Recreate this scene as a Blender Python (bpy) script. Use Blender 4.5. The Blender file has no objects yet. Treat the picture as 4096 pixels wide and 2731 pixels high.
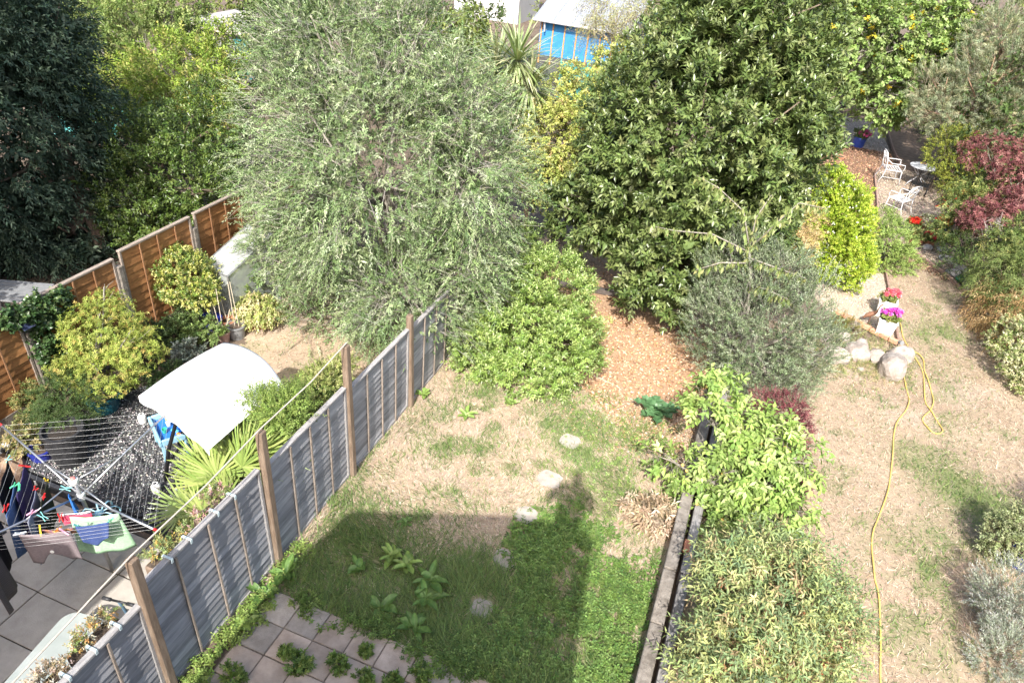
import bpy, math, random
import numpy as np
from mathutils import Matrix, Vector, Quaternion

scene = bpy.context.scene
C = scene.collection
R_ = math.radians

# ------------------------------------------------------------------ camera
cam_d = bpy.data.cameras.new('camera')
cam = bpy.data.objects.new('camera', cam_d)
C.objects.link(cam)
cam_d.sensor_width = 36.0
cam_d.lens = 24.74
cam_d.clip_start = 0.05
cam_d.clip_end = 600.0
right = Vector((0.92967687, 0.35777685, 0.08773053))
down = Vector((0.26775781, -0.49274053, -0.82795684))
fwd = Vector((-0.2529954, 0.79322285, -0.55388702))
m = Matrix.Identity(4)
for i in range(3):
    m[i][0] = right[i]; m[i][1] = -down[i]; m[i][2] = -fwd[i]
m[0][3], m[1][3], m[2][3] = 0.0, 0.0, 8.0
cam.matrix_world = m
scene.camera = cam

# ------------------------------------------------------------------ world and sun
SUN_DIR = Vector((-0.1123, 0.7134, -0.6917)).normalized()      # the way the light travels
world = bpy.data.worlds.new('World'); scene.world = world
world.use_nodes = True
wn = world.node_tree.nodes; wl = world.node_tree.links
bg = wn['Background']
sky = wn.new('ShaderNodeTexSky'); sky.sky_type = 'NISHITA'
sky.sun_disc = False
sky.sun_elevation = R_(43.8)
sky.sun_rotation = R_(171.0)
sky.air_density = 1.0; sky.dust_density = 4.0; sky.ozone_density = 1.0
wl.new(sky.outputs[0], bg.inputs[0])
bg.inputs[1].default_value = 0.15
sun_d = bpy.data.lights.new('sun', 'SUN')
sun_d.energy = 3.6; sun_d.angle = R_(0.6); sun_d.color = (1.0, 0.965, 0.91)
sun = bpy.data.objects.new('sun', sun_d); C.objects.link(sun)
sun.rotation_euler = SUN_DIR.to_track_quat('-Z', 'Y').to_euler()
sun.location = (2, -14, 16)

scene.view_settings.view_transform = 'Standard'
scene.view_settings.look = 'None'
scene.view_settings.gamma = 1.0
scene.view_settings.use_curve_mapping = False
scene.view_settings.exposure = 1.2
cy = scene.cycles
cy.max_bounces = 6; cy.diffuse_bounces = 3; cy.glossy_bounces = 2
cy.transmission_bounces = 6; cy.transparent_max_bounces = 8
cy.caustics_reflective = False; cy.caustics_refractive = False
cy.use_denoising = True
try:
    cy.denoiser = 'OPENIMAGEDENOISE'
except Exception:
    pass
cy.sample_clamp_indirect = 6.0

# ------------------------------------------------------------------ helpers: objects
rng = np.random.default_rng(7)
random.seed(5)

def link(name, me, mat=None, parent=None, loc=None):
    o = bpy.data.objects.new(name, me)
    C.objects.link(o)
    if mat is not None and me is not None and len(me.materials) == 0:
        me.materials.append(mat)
    if parent is not None:
        o.parent = parent
    if loc is not None:
        o.location = loc
    return o

def tag(o, label=None, cat=None, group=None, kind=None):
    if label: o['label'] = label
    if cat: o['category'] = cat
    if group: o['group'] = group
    if kind: o['kind'] = kind
    return o

def thing(name, label, cat, loc=(0, 0, 0), rz=0.0, group=None):
    o = bpy.data.objects.new(name, None)
    o.empty_display_size = 0.2
    C.objects.link(o)
    o.location = loc; o.rotation_euler = (0, 0, rz)
    return tag(o, label, cat, group)

class MB:
    """collects simple shapes, builds ONE mesh object"""
    def __init__(s):
        s.v = []; s.f = []
    def add(s, vs, fs):
        k = len(s.v)
        s.v.extend([tuple(p) for p in vs])
        s.f.extend([tuple(i + k for i in q) for q in fs])
        return s
    def box(s, c, size, rot=None, bevel=0.0):
        x, y, z = [d / 2 for d in size]
        if bevel <= 0:
            vs = [Vector((a * x, b * y, d * z)) for d in (-1, 1) for a, b in ((-1, -1), (1, -1), (1, 1), (-1, 1))]
            fs = [(3, 2, 1, 0), (4, 5, 6, 7), (0, 1, 5, 4), (1, 2, 6, 5), (2, 3, 7, 6), (3, 0, 4, 7)]
        else:
            b_ = min(bevel, x * .9, y * .9, z * .9)
            ring = [(-x + b_, -y), (x - b_, -y), (x, -y + b_), (x, y - b_), (x - b_, y), (-x + b_, y), (-x, y - b_), (-x, -y + b_)]
            ins = [(a * (x - b_) / x, d * (y - b_) / y) for a, d in ring]
            vs = [Vector((a, d, -z)) for a, d in ins] + [Vector((a, d, -z + b_)) for a, d in ring] + \
                 [Vector((a, d, z - b_)) for a, d in ring] + [Vector((a, d, z)) for a, d in ins]
            fs = [tuple(range(7, -1, -1)), tuple(range(24, 32))]
            for r in range(3):
                for i in range(8):
                    j = (i + 1) % 8
                    fs.append((r * 8 + i, r * 8 + j, r * 8 + 8 + j, r * 8 + 8 + i))
        if rot is not None:
            vs = [rot @ p for p in vs]
        c = Vector(c)
        return s.add([p + c for p in vs], fs)
    def tube(s, pts, r, n=6, cap=True, closed=False):
        pts = [Vector(p) for p in pts]
        k = len(pts)
        rs = r if isinstance(r, (list, tuple)) else [r] * k
        up = Vector((0, 0, 1))
        vs = []; prev = None
        for i, p in enumerate(pts):
            if closed:
                d = pts[(i + 1) % k] - pts[i - 1]
            else:
                d = pts[min(i + 1, k - 1)] - pts[max(i - 1, 0)]
            if d.length < 1e-9: d = Vector((0, 0, 1))
            d.normalize()
            a = prev if prev is not None else (up if abs(d.z) < .9 else Vector((1, 0, 0)))
            a = a - d * a.dot(d)
            if a.length < 1e-6: a = d.orthogonal()
            a.normalize(); prev = a
            b = d.cross(a)
            for q in range(n):
                t = 2 * math.pi * q / n
                vs.append(p + (a * math.cos(t) + b * math.sin(t)) * rs[i])
        fs = []
        for i in range(k if closed else k - 1):
            for q in range(n):
                q2 = (q + 1) % n; i2 = (i + 1) % k
                fs.append((i * n + q, i * n + q2, i2 * n + q2, i2 * n + q))
        if cap and not closed:
            fs.append(tuple(range(n - 1, -1, -1))); fs.append(tuple(range((k - 1) * n, k * n)))
        return s.add(vs, fs)
    def lathe(s, prof, n=20, c=(0, 0, 0), sx=1.0, sy=1.0):
        """prof: (r, z) from bottom outside round to inside"""
        vs = []; k = len(prof)
        for r, z in prof:
            for q in range(n):
                t = 2 * math.pi * q / n
                vs.append((c[0] + r * sx * math.cos(t), c[1] + r * sy * math.sin(t), c[2] + z))
        fs = []
        for i in range(k - 1):
            for q in range(n):
                q2 = (q + 1) % n
                fs.append((i * n + q, i * n + q2, (i + 1) * n + q2, (i + 1) * n + q))
        fs.append(tuple(range(n - 1, -1, -1))); fs.append(tuple(range((k - 1) * n, k * n)))
        return s.add(vs, fs)
    def prism(s, poly, z0, z1):
        n = len(poly)
        vs = [(p[0], p[1], z0) for p in poly] + [(p[0], p[1], z1) for p in poly]
        fs = [tuple(range(n - 1, -1, -1)), tuple(range(n, 2 * n))]
        for i in range(n):
            j = (i + 1) % n
            fs.append((i, j, n + j, n + i))
        return s.add(vs, fs)
    def grid(s, fn, nu, nv):
        vs = [fn(i / nu, j / nv) for j in range(nv + 1) for i in range(nu + 1)]
        fs = [(j * (nu + 1) + i, j * (nu + 1) + i + 1, (j + 1) * (nu + 1) + i + 1, (j + 1) * (nu + 1) + i) for j in range(nv) for i in range(nu)]
        return s.add(vs, fs)
    def mesh(s, name, smooth=False):
        me = bpy.data.meshes.new(name)
        me.from_pydata(s.v, [], s.f)
        if smooth:
            me.polygons.foreach_set('use_smooth', [True] * len(me.polygons))
        me.update()
        return me
    def build(s, name, mat=None, parent=None, smooth=False, loc=None):
        return link(name, s.mesh(name, smooth), mat, parent, loc)

def copy_tree(o, parent=None):
    c = o.copy(); C.objects.link(c); c.parent = parent
    for ch in [x for x in o.children]:
        copy_tree(ch, c)
    return c

# ------------------------------------------------------------------ helpers: materials
MATS = {}
def mat(name, col, rough=0.7, col2=None, scale=8.0, bump=0.0, bscale=None, metal=0.0, spec=0.4, stretch=(1, 1, 1), detail=5.0, trans=0.0, contrast=(0.35, 0.65), objrand=0.0):
    if name in MATS: return MATS[name]
    M = bpy.data.materials.new(name); M.use_nodes = True
    nt = M.node_tree; N = nt.nodes; L = nt.links
    b = N['Principled BSDF']
    b.inputs['Roughness'].default_value = rough
    b.inputs['Metallic'].default_value = metal
    b.inputs['Specular IOR Level'].default_value = spec
    b.inputs['Base Color'].default_value = (*col, 1)
    if col2 is not None or bump > 0:
        tc = N.new('ShaderNodeTexCoord'); mp = N.new('ShaderNodeMapping')
        mp.inputs['Scale'].default_value = stretch
        L.new(tc.outputs['Object'], mp.inputs['Vector'])
        if objrand > 0:
            oi = N.new('ShaderNodeObjectInfo'); mv = N.new('ShaderNodeVectorMath'); mv.operation = 'SCALE'
            cmb = N.new('ShaderNodeCombineXYZ')
            L.new(oi.outputs['Random'], cmb.inputs[0]); L.new(oi.outputs['Random'], cmb.inputs[1]); L.new(oi.outputs['Random'], cmb.inputs[2])
            L.new(cmb.outputs[0], mv.inputs[0]); mv.inputs['Scale'].default_value = 37.0
            L.new(mv.outputs[0], mp.inputs['Location'])
        src = mp.outputs['Vector']
    if col2 is not None:
        nz = N.new('ShaderNodeTexNoise'); nz.inputs['Scale'].default_value = scale; nz.inputs['Detail'].default_value = detail
        nz.inputs['Roughness'].default_value = 0.65
        L.new(src, nz.inputs['Vector'])
        rp = N.new('ShaderNodeValToRGB')
        rp.color_ramp.elements[0].position = contrast[0]; rp.color_ramp.elements[1].position = contrast[1]
        rp.color_ramp.elements[0].color = (*col, 1); rp.color_ramp.elements[1].color = (*col2, 1)
        L.new(nz.outputs['Fac'], rp.inputs['Fac'])
        out = rp.outputs['Color']
        if objrand > 0:
            mr = N.new('ShaderNodeMapRange'); mr.inputs['To Min'].default_value = 1 - objrand; mr.inputs['To Max'].default_value = 1 + objrand
            L.new(oi.outputs['Random'], mr.inputs['Value'])
            mu = N.new('ShaderNodeMix'); mu.data_type = 'RGBA'; mu.blend_type = 'MULTIPLY'; mu.inputs['Factor'].default_value = 1.0
            L.new(out, mu.inputs['A']); L.new(mr.outputs['Result'], mu.inputs['B'])
            out = mu.outputs['Result']
        L.new(out, b.inputs['Base Color'])
    if bump > 0:
        nb = N.new('ShaderNodeTexNoise'); nb.inputs['Scale'].default_value = bscale or scale * 4; nb.inputs['Detail'].default_value = 6
        L.new(src, nb.inputs['Vector'])
        bp = N.new('ShaderNodeBump'); bp.inputs['Strength'].default_value = bump; bp.inputs['Distance'].default_value = 0.02
        L.new(nb.outputs['Fac'], bp.inputs['Height']); L.new(bp.outputs['Normal'], b.inputs['Normal'])
    if trans > 0:
        b.inputs['Transmission Weight'].default_value = trans
    MATS[name] = M
    return M

def attr_mat(name, rough=0.5, spec=0.4, transl=0.25, tint=(1.25, 1.3, 0.6), noise=0.0, nscale=20.0, bump=0.0):
    """colour from the 'col' attribute of the mesh, with thin-leaf translucency"""
    if name in MATS: return MATS[name]
    M = bpy.data.materials.new(name); M.use_nodes = True
    nt = M.node_tree; N = nt.nodes; L = nt.links
    b = N['Principled BSDF']; out = N['Material Output']
    at = N.new('ShaderNodeAttribute'); at.attribute_name = 'col'
    b.inputs['Roughness'].default_value = rough; b.inputs['Specular IOR Level'].default_value = spec
    col = at.outputs['Color']
    if noise > 0:
        tc = N.new('ShaderNodeTexCoord')
        nz = N.new('ShaderNodeTexNoise'); nz.inputs['Scale'].default_value = nscale; nz.inputs['Detail'].default_value = 6; nz.inputs['Roughness'].default_value = 0.7
        L.new(tc.outputs['Object'], nz.inputs['Vector'])
        mr = N.new('ShaderNodeMapRange'); mr.inputs['From Min'].default_value = 0.3; mr.inputs['From Max'].default_value = 0.7
        mr.inputs['To Min'].default_value = 1 - noise; mr.inputs['To Max'].default_value = 1 + noise
        L.new(nz.outputs['Fac'], mr.inputs['Value'])
        mu = N.new('ShaderNodeMix'); mu.data_type = 'RGBA'; mu.blend_type = 'MULTIPLY'; mu.inputs['Factor'].default_value = 1.0
        L.new(col, mu.inputs['A']); L.new(mr.outputs['Result'], mu.inputs['B'])
        col = mu.outputs['Result']
        if bump > 0:
            bp = N.new('ShaderNodeBump'); bp.inputs['Strength'].default_value = bump; bp.inputs['Distance'].default_value = 0.03
            L.new(nz.outputs['Fac'], bp.inputs['Height']); L.new(bp.outputs['Normal'], b.inputs['Normal'])
    L.new(col, b.inputs['Base Color'])
    if transl > 0:
        tr = N.new('ShaderNodeBsdfTranslucent'); mx = N.new('ShaderNodeMixShader')
        mu2 = N.new('ShaderNodeMix'); mu2.data_type = 'RGBA'; mu2.blend_type = 'MULTIPLY'; mu2.inputs['Factor'].default_value = 1.0
        mu2.inputs['B'].default_value = (*tint, 1)
        L.new(col, mu2.inputs['A']); L.new(mu2.outputs['Result'], tr.inputs['Color'])
        mx.inputs['Fac'].default_value = transl
        L.new(b.outputs[0], mx.inputs[1]); L.new(tr.outputs[0], mx.inputs[2]); L.new(mx.outputs[0], out.inputs['Surface'])
    MATS[name] = M
    return M

# ------------------------------------------------------------------ helpers: foliage with numpy
def npmesh(name, V, F, col=None, smooth=False):
    V = np.ascontiguousarray(V, dtype=np.float32); F = np.ascontiguousarray(F, dtype=np.int32)
    me = bpy.data.meshes.new(name)
    nf, k = F.shape
    me.vertices.add(len(V)); me.vertices.foreach_set('co', V.ravel())
    me.loops.add(nf * k); me.loops.foreach_set('vertex_index', F.ravel())
    me.polygons.add(nf)
    me.polygons.foreach_set('loop_start', np.arange(0, nf * k, k, dtype=np.int32))
    if smooth:
        me.polygons.foreach_set('use_smooth', np.ones(nf, dtype=bool))
    me.update(calc_edges=True)
    if col is not None:
        a = me.attributes.new('col', 'FLOAT_COLOR', 'POINT')
        c4 = np.ones((len(V), 4), dtype=np.float32); c4[:, :3] = col
        a.data.foreach_set('color', c4.ravel())
    return me

def unit(a):
    return a / np.maximum(np.linalg.norm(a, axis=-1, keepdims=True), 1e-9)

def rdir(n, r=None):
    return unit((r or rng).normal(size=(n, 3)))

def leaf_arrays(P, D, N, Ln, Wd, Cc, fold=0.15, curl=0.15, mid=0.45):
    """rhombic folded leaf: 4 vertices, 2 triangles"""
    n = len(P)
    D = unit(D); S = unit(np.cross(D, N)); N = np.cross(S, D)
    Ln = np.broadcast_to(Ln, (n,))[:, None]; Wd = np.broadcast_to(Wd, (n,))[:, None]
    m_ = P + D * Ln * mid
    V = np.empty((n, 4, 3))
    V[:, 0] = P
    V[:, 1] = m_ + S * Wd * .5 + N * Wd * fold
    V[:, 2] = P + D * Ln - N * Ln * curl
    V[:, 3] = m_ - S * Wd * .5 + N * Wd * fold
    b = np.arange(n)[:, None] * 4
    F = np.concatenate([b + np.array([[0, 1, 2]]), b + np.array([[0, 2, 3]])], 0)
    return V.reshape(-1, 3), F, np.repeat(Cc, 4, 0)

def long_leaf_arrays(P, D, N, Ln, Wd, Cc, curl=0.3, fold=0.1):
    """sword leaf with two bends: 7 vertices, 5 triangles"""
    n = len(P)
    D = unit(D); S = unit(np.cross(D, N)); N = np.cross(S, D)
    Ln = np.broadcast_to(Ln, (n,))[:, None]; Wd = np.broadcast_to(Wd, (n,))[:, None]
    curl = np.broadcast_to(curl, (n,))[:, None]
    V = np.empty((n, 7, 3))
    def at(t): return P + D * Ln * t - N * Ln * curl * t * t
    V[:, 0] = P - S * Wd * .25; V[:, 1] = P + S * Wd * .25
    V[:, 2] = at(.35) - S * Wd * .5; V[:, 3] = at(.35) + S * Wd * .5
    V[:, 4] = at(.72) - S * Wd * .42; V[:, 5] = at(.72) + S * Wd * .42
    V[:, 6] = at(1.0)
    b = np.arange(n)[:, None] * 7
    T = [[0, 1, 3], [0, 3, 2], [2, 3, 5], [2, 5, 4], [4, 5, 6]]
    F = np.concatenate([b + np.array([t]) for t in T], 0)
    return V.reshape(-1, 3), F, np.repeat(Cc, 7, 0)

def stick_arrays(A, B, ra, rb, Cc):
    """three-sided twig from A to B"""
    n = len(A)
    D = unit(B - A); X = unit(np.cross(D, np.array([0.3, 0.2, 1.0]))); Y = np.cross(D, X)
    ra = np.broadcast_to(ra, (n,))[:, None]; rb = np.broadcast_to(rb, (n,))[:, None]
    V = np.empty((n, 6, 3))
    for q in range(3):
        t = 2 * math.pi * q / 3
        o = X * math.cos(t) + Y * math.sin(t)
        V[:, q] = A + o * ra; V[:, 3 + q] = B + o * rb
    b = np.arange(n)[:, None] * 6
    T = [[0, 1, 4], [0, 4, 3], [1, 2, 5], [1, 5, 4], [2, 0, 3], [2, 3, 5]]
    F = np.concatenate([b + np.array([t]) for t in T], 0)
    return V.reshape(-1, 3), F, np.repeat(Cc, 6, 0)

def merge(parts):
    Vs, Fs, Cs, k = [], [], [], 0
    for V, F, Cc in parts:
        Vs.append(V); Fs.append(F + k); Cs.append(Cc); k += len(V)
    return np.concatenate(Vs), np.concatenate(Fs), np.concatenate(Cs)

def pick(cols, n, jit=0.18, w=None):
    cols = np.array(cols, dtype=float)
    i = rng.choice(len(cols), n, p=None if w is None else np.array(w) / np.sum(w))
    return np.clip(cols[i] * (1 + rng.normal(0, jit, (n, 1))) * (1 + rng.normal(0, jit * .3, (n, 3))), 0.003, 0.95)

def clumps(blobs, n, clump_r, inner=0.25, low=-0.75, ntw=6):
    """twig start points and outward directions spread in clumps over a union of ellipsoids"""
    b = np.array([list(x) for x in blobs], dtype=float)        # x y z rx ry rz
    w = (b[:, 3] * b[:, 4] + b[:, 4] * b[:, 5] + b[:, 3] * b[:, 5]); w /= w.sum()
    i = rng.choice(len(b), int(n * 1.6), p=w)
    d = rdir(len(i))
    keep = (d[:, 2] > low) | (rng.random(len(i)) < .12)
    i = i[keep][:n]; d = d[keep][:n]
    m_ = len(i)
    f = np.where(rng.random(m_) < inner, rng.uniform(.35, .85, m_), rng.uniform(.86, 1.06, m_) + (rng.random(m_) < .09) * rng.uniform(.05, .18, m_))
    c = b[i, :3] + b[i, 3:] * d * f[:, None]
    # throw away clumps buried deep in another blob
    deep = np.zeros(m_, bool)
    for k in range(len(b)):
        q = (c - b[k, :3]) / b[k, 3:]
        deep |= (np.einsum('ij,ij->i', q, q) < .45) & (i != k)
    deep &= rng.random(m_) < .8
    c = c[~deep]; i = i[~deep]; d = d[~deep]
    nrm = unit(d / b[i, 3:])
    P = np.repeat(c, ntw, 0) + rdir(len(c) * ntw) * (rng.random((len(c) * ntw, 1)) ** .5) * clump_r
    Nn = np.repeat(nrm, ntw, 0)
    shade = np.repeat(rng.normal(1, .10, len(c)), ntw)
    return P, Nn, shade

def foliage(name, parent, material, blobs, n, clump_r, ntw, tl, nl, ll, lw, cols, w=None, up=0.25, spread=0.7, ang=0.9, droop=0.0,
            curl=0.15, fold=0.15, inner=0.25, low=-0.75, twig=None, twr=0.004, jit=0.18, ground=0.02, lmin=0.75, lmax=1.2, tipcol=None, hang=0.0):
    """n clumps of ntw twigs of length tl, each with nl leaves of size ll x lw"""
    P, Nn, sh = clumps(blobs, n, clump_r, inner, low, ntw)
    M_ = len(P)
    D = unit(Nn + rdir(M_) * spread + np.array([0, 0, up]))
    T = tl * rng.uniform(.6, 1.25, M_)
    parts = []
    t = (np.arange(nl) + .5) / nl
    t = .15 + .85 * t
    tt = np.tile(t, M_)
    Pr = np.repeat(P, nl, 0); Dr = np.repeat(D, nl, 0); Tr = np.repeat(T, nl)
    pos = Pr + Dr * (tt * Tr)[:, None]
    pos[:, 2] -= droop * (tt ** 2) * Tr
    Dd = Dr.copy(); Dd[:, 2] -= droop * 1.6 * tt; Dd = unit(Dd)
    X = unit(np.cross(Dd, rdir(len(Dd)))); Y = np.cross(Dd, X)
    ph = np.tile(np.arange(nl) * 2.4, M_) + np.repeat(rng.uniform(0, 6.28, M_), nl)
    # fixed frame per twig so leaves spiral
    X = unit(np.cross(Dd, np.repeat(rdir(M_), nl, 0))); Y = np.cross(Dd, X)
    o = X * np.cos(ph)[:, None] + Y * np.sin(ph)[:, None]
    a_ = ang * rng.uniform(.7, 1.2, len(Dd))
    a_ *= np.where(tt > .93, .5, 1.0)
    LD = Dd * np.cos(a_)[:, None] + o * np.sin(a_)[:, None]
    LD[:, 2] -= hang; LD = unit(LD)
    LN = unit(np.array([0, 0, 1.0]) * .8 + Dd * .5 + rdir(len(Dd)) * .45)
    Ln = ll * rng.uniform(lmin, lmax, len(Dd)); Wd = lw * rng.uniform(lmin, lmax, len(Dd))
    cc = pick(cols, M_, jit * .6, w)
    cc = np.repeat(cc * sh[:, None], nl, 0) * (1 + rng.normal(0, jit * .6, (M_ * nl, 1)))
    if tipcol is not None:
        k = (tt > .85)[:, None] * tipcol[1]
        cc = cc * (1 - k) + np.array(tipcol[0]) * k
    cc = np.clip(cc, .004, .9)
    ok = pos[:, 2] > ground
    parts.append(leaf_arrays(pos[ok], LD[ok], LN[ok], Ln[ok], Wd[ok], cc[ok], fold, curl))
    if twig is not None:
        E = P + D * T[:, None]; E[:, 2] -= droop * T
        A = P - D * (T * .6)[:, None]
        k = (P[:, 2] > ground) & (rng.random(M_) < .6)
        parts.append(stick_arrays(A[k], E[k], twr, twr * .4, pick([twig], k.sum(), .12)))
    V, F, Cc = merge(parts)
    return link(name, npmesh(name, V, F, Cc), material, parent)

def trunk(parent, base, blobs, r0, material, name='trunk', forks=3, lean=(0, 0), rs=11):
    """a tapered trunk with limbs to the blobs and forks inside them"""
    r = random.Random(rs)
    mb = MB(); base = Vector(base)
    cz = sum(b[2] for b in blobs) / len(blobs)
    fork = Vector((base.x + lean[0], base.y + lean[1], base.z + max(.25, (cz - base.z) * .45)))
    mid = base.lerp(fork, .5) + Vector((r.uniform(-1, 1), r.uniform(-1, 1), 0)) * r0 * .8
    mb.tube([base - Vector((0, 0, .05)), base + Vector((0, 0, .08)), mid, fork], [r0 * 1.35, r0 * 1.1, r0, r0 * .8], 8)
    for b in blobs:
        c = Vector(b[:3])
        k = fork.lerp(c, .5) + Vector((r.uniform(-1, 1), r.uniform(-1, 1), r.uniform(-.3, .6))) * .12 * (c - fork).length
        mb.tube([fork - Vector((0, 0, r0 * .5)), k, c], [r0 * .6, r0 * .42, r0 * .25], 6)
        for q in range(forks):
            e = c + Vector((r.uniform(-1, 1) * b[3], r.uniform(-1, 1) * b[4], r.uniform(-.4, .9) * b[5])) * .8
            s = k.lerp(c, r.uniform(.1, .9))
            w_ = s.lerp(e, .5) + Vector((r.uniform(-1, 1), r.uniform(-1, 1), r.uniform(-1, 1))) * .1 * (e - s).length
            mb.tube([s, w_, e], [r0 * .26, r0 * .17, r0 * .06], 5)
    return mb.build(name, material, parent, smooth=True)

LEAF = attr_mat('leaf_matte', .55, .35, .22)
LEAF_GLOSS = attr_mat('leaf_glossy', .33, .5, .12)
LEAF_SILVER = attr_mat('leaf_silver', .5, .4, .15, (1.1, 1.15, .8))
GRASS = attr_mat('grass_blades', .65, .25, .2, (1.15, 1.2, .6))
CHIP = attr_mat('chips', .85, .2, 0)
STONE = attr_mat('stones', .7, .4, 0, noise=.15, nscale=60)
PETAL = attr_mat('petals', .6, .3, .3, (1.1, .9, .9))
BARK = mat('bark', (.10, .075, .055), .9, (.22, .17, .13), 14, .6, stretch=(1, 1, .25))
BARK_GREY = mat('bark_grey', (.20, .18, .15), .9, (.36, .33, .28), 16, .5, stretch=(1, 1, .3))

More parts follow.
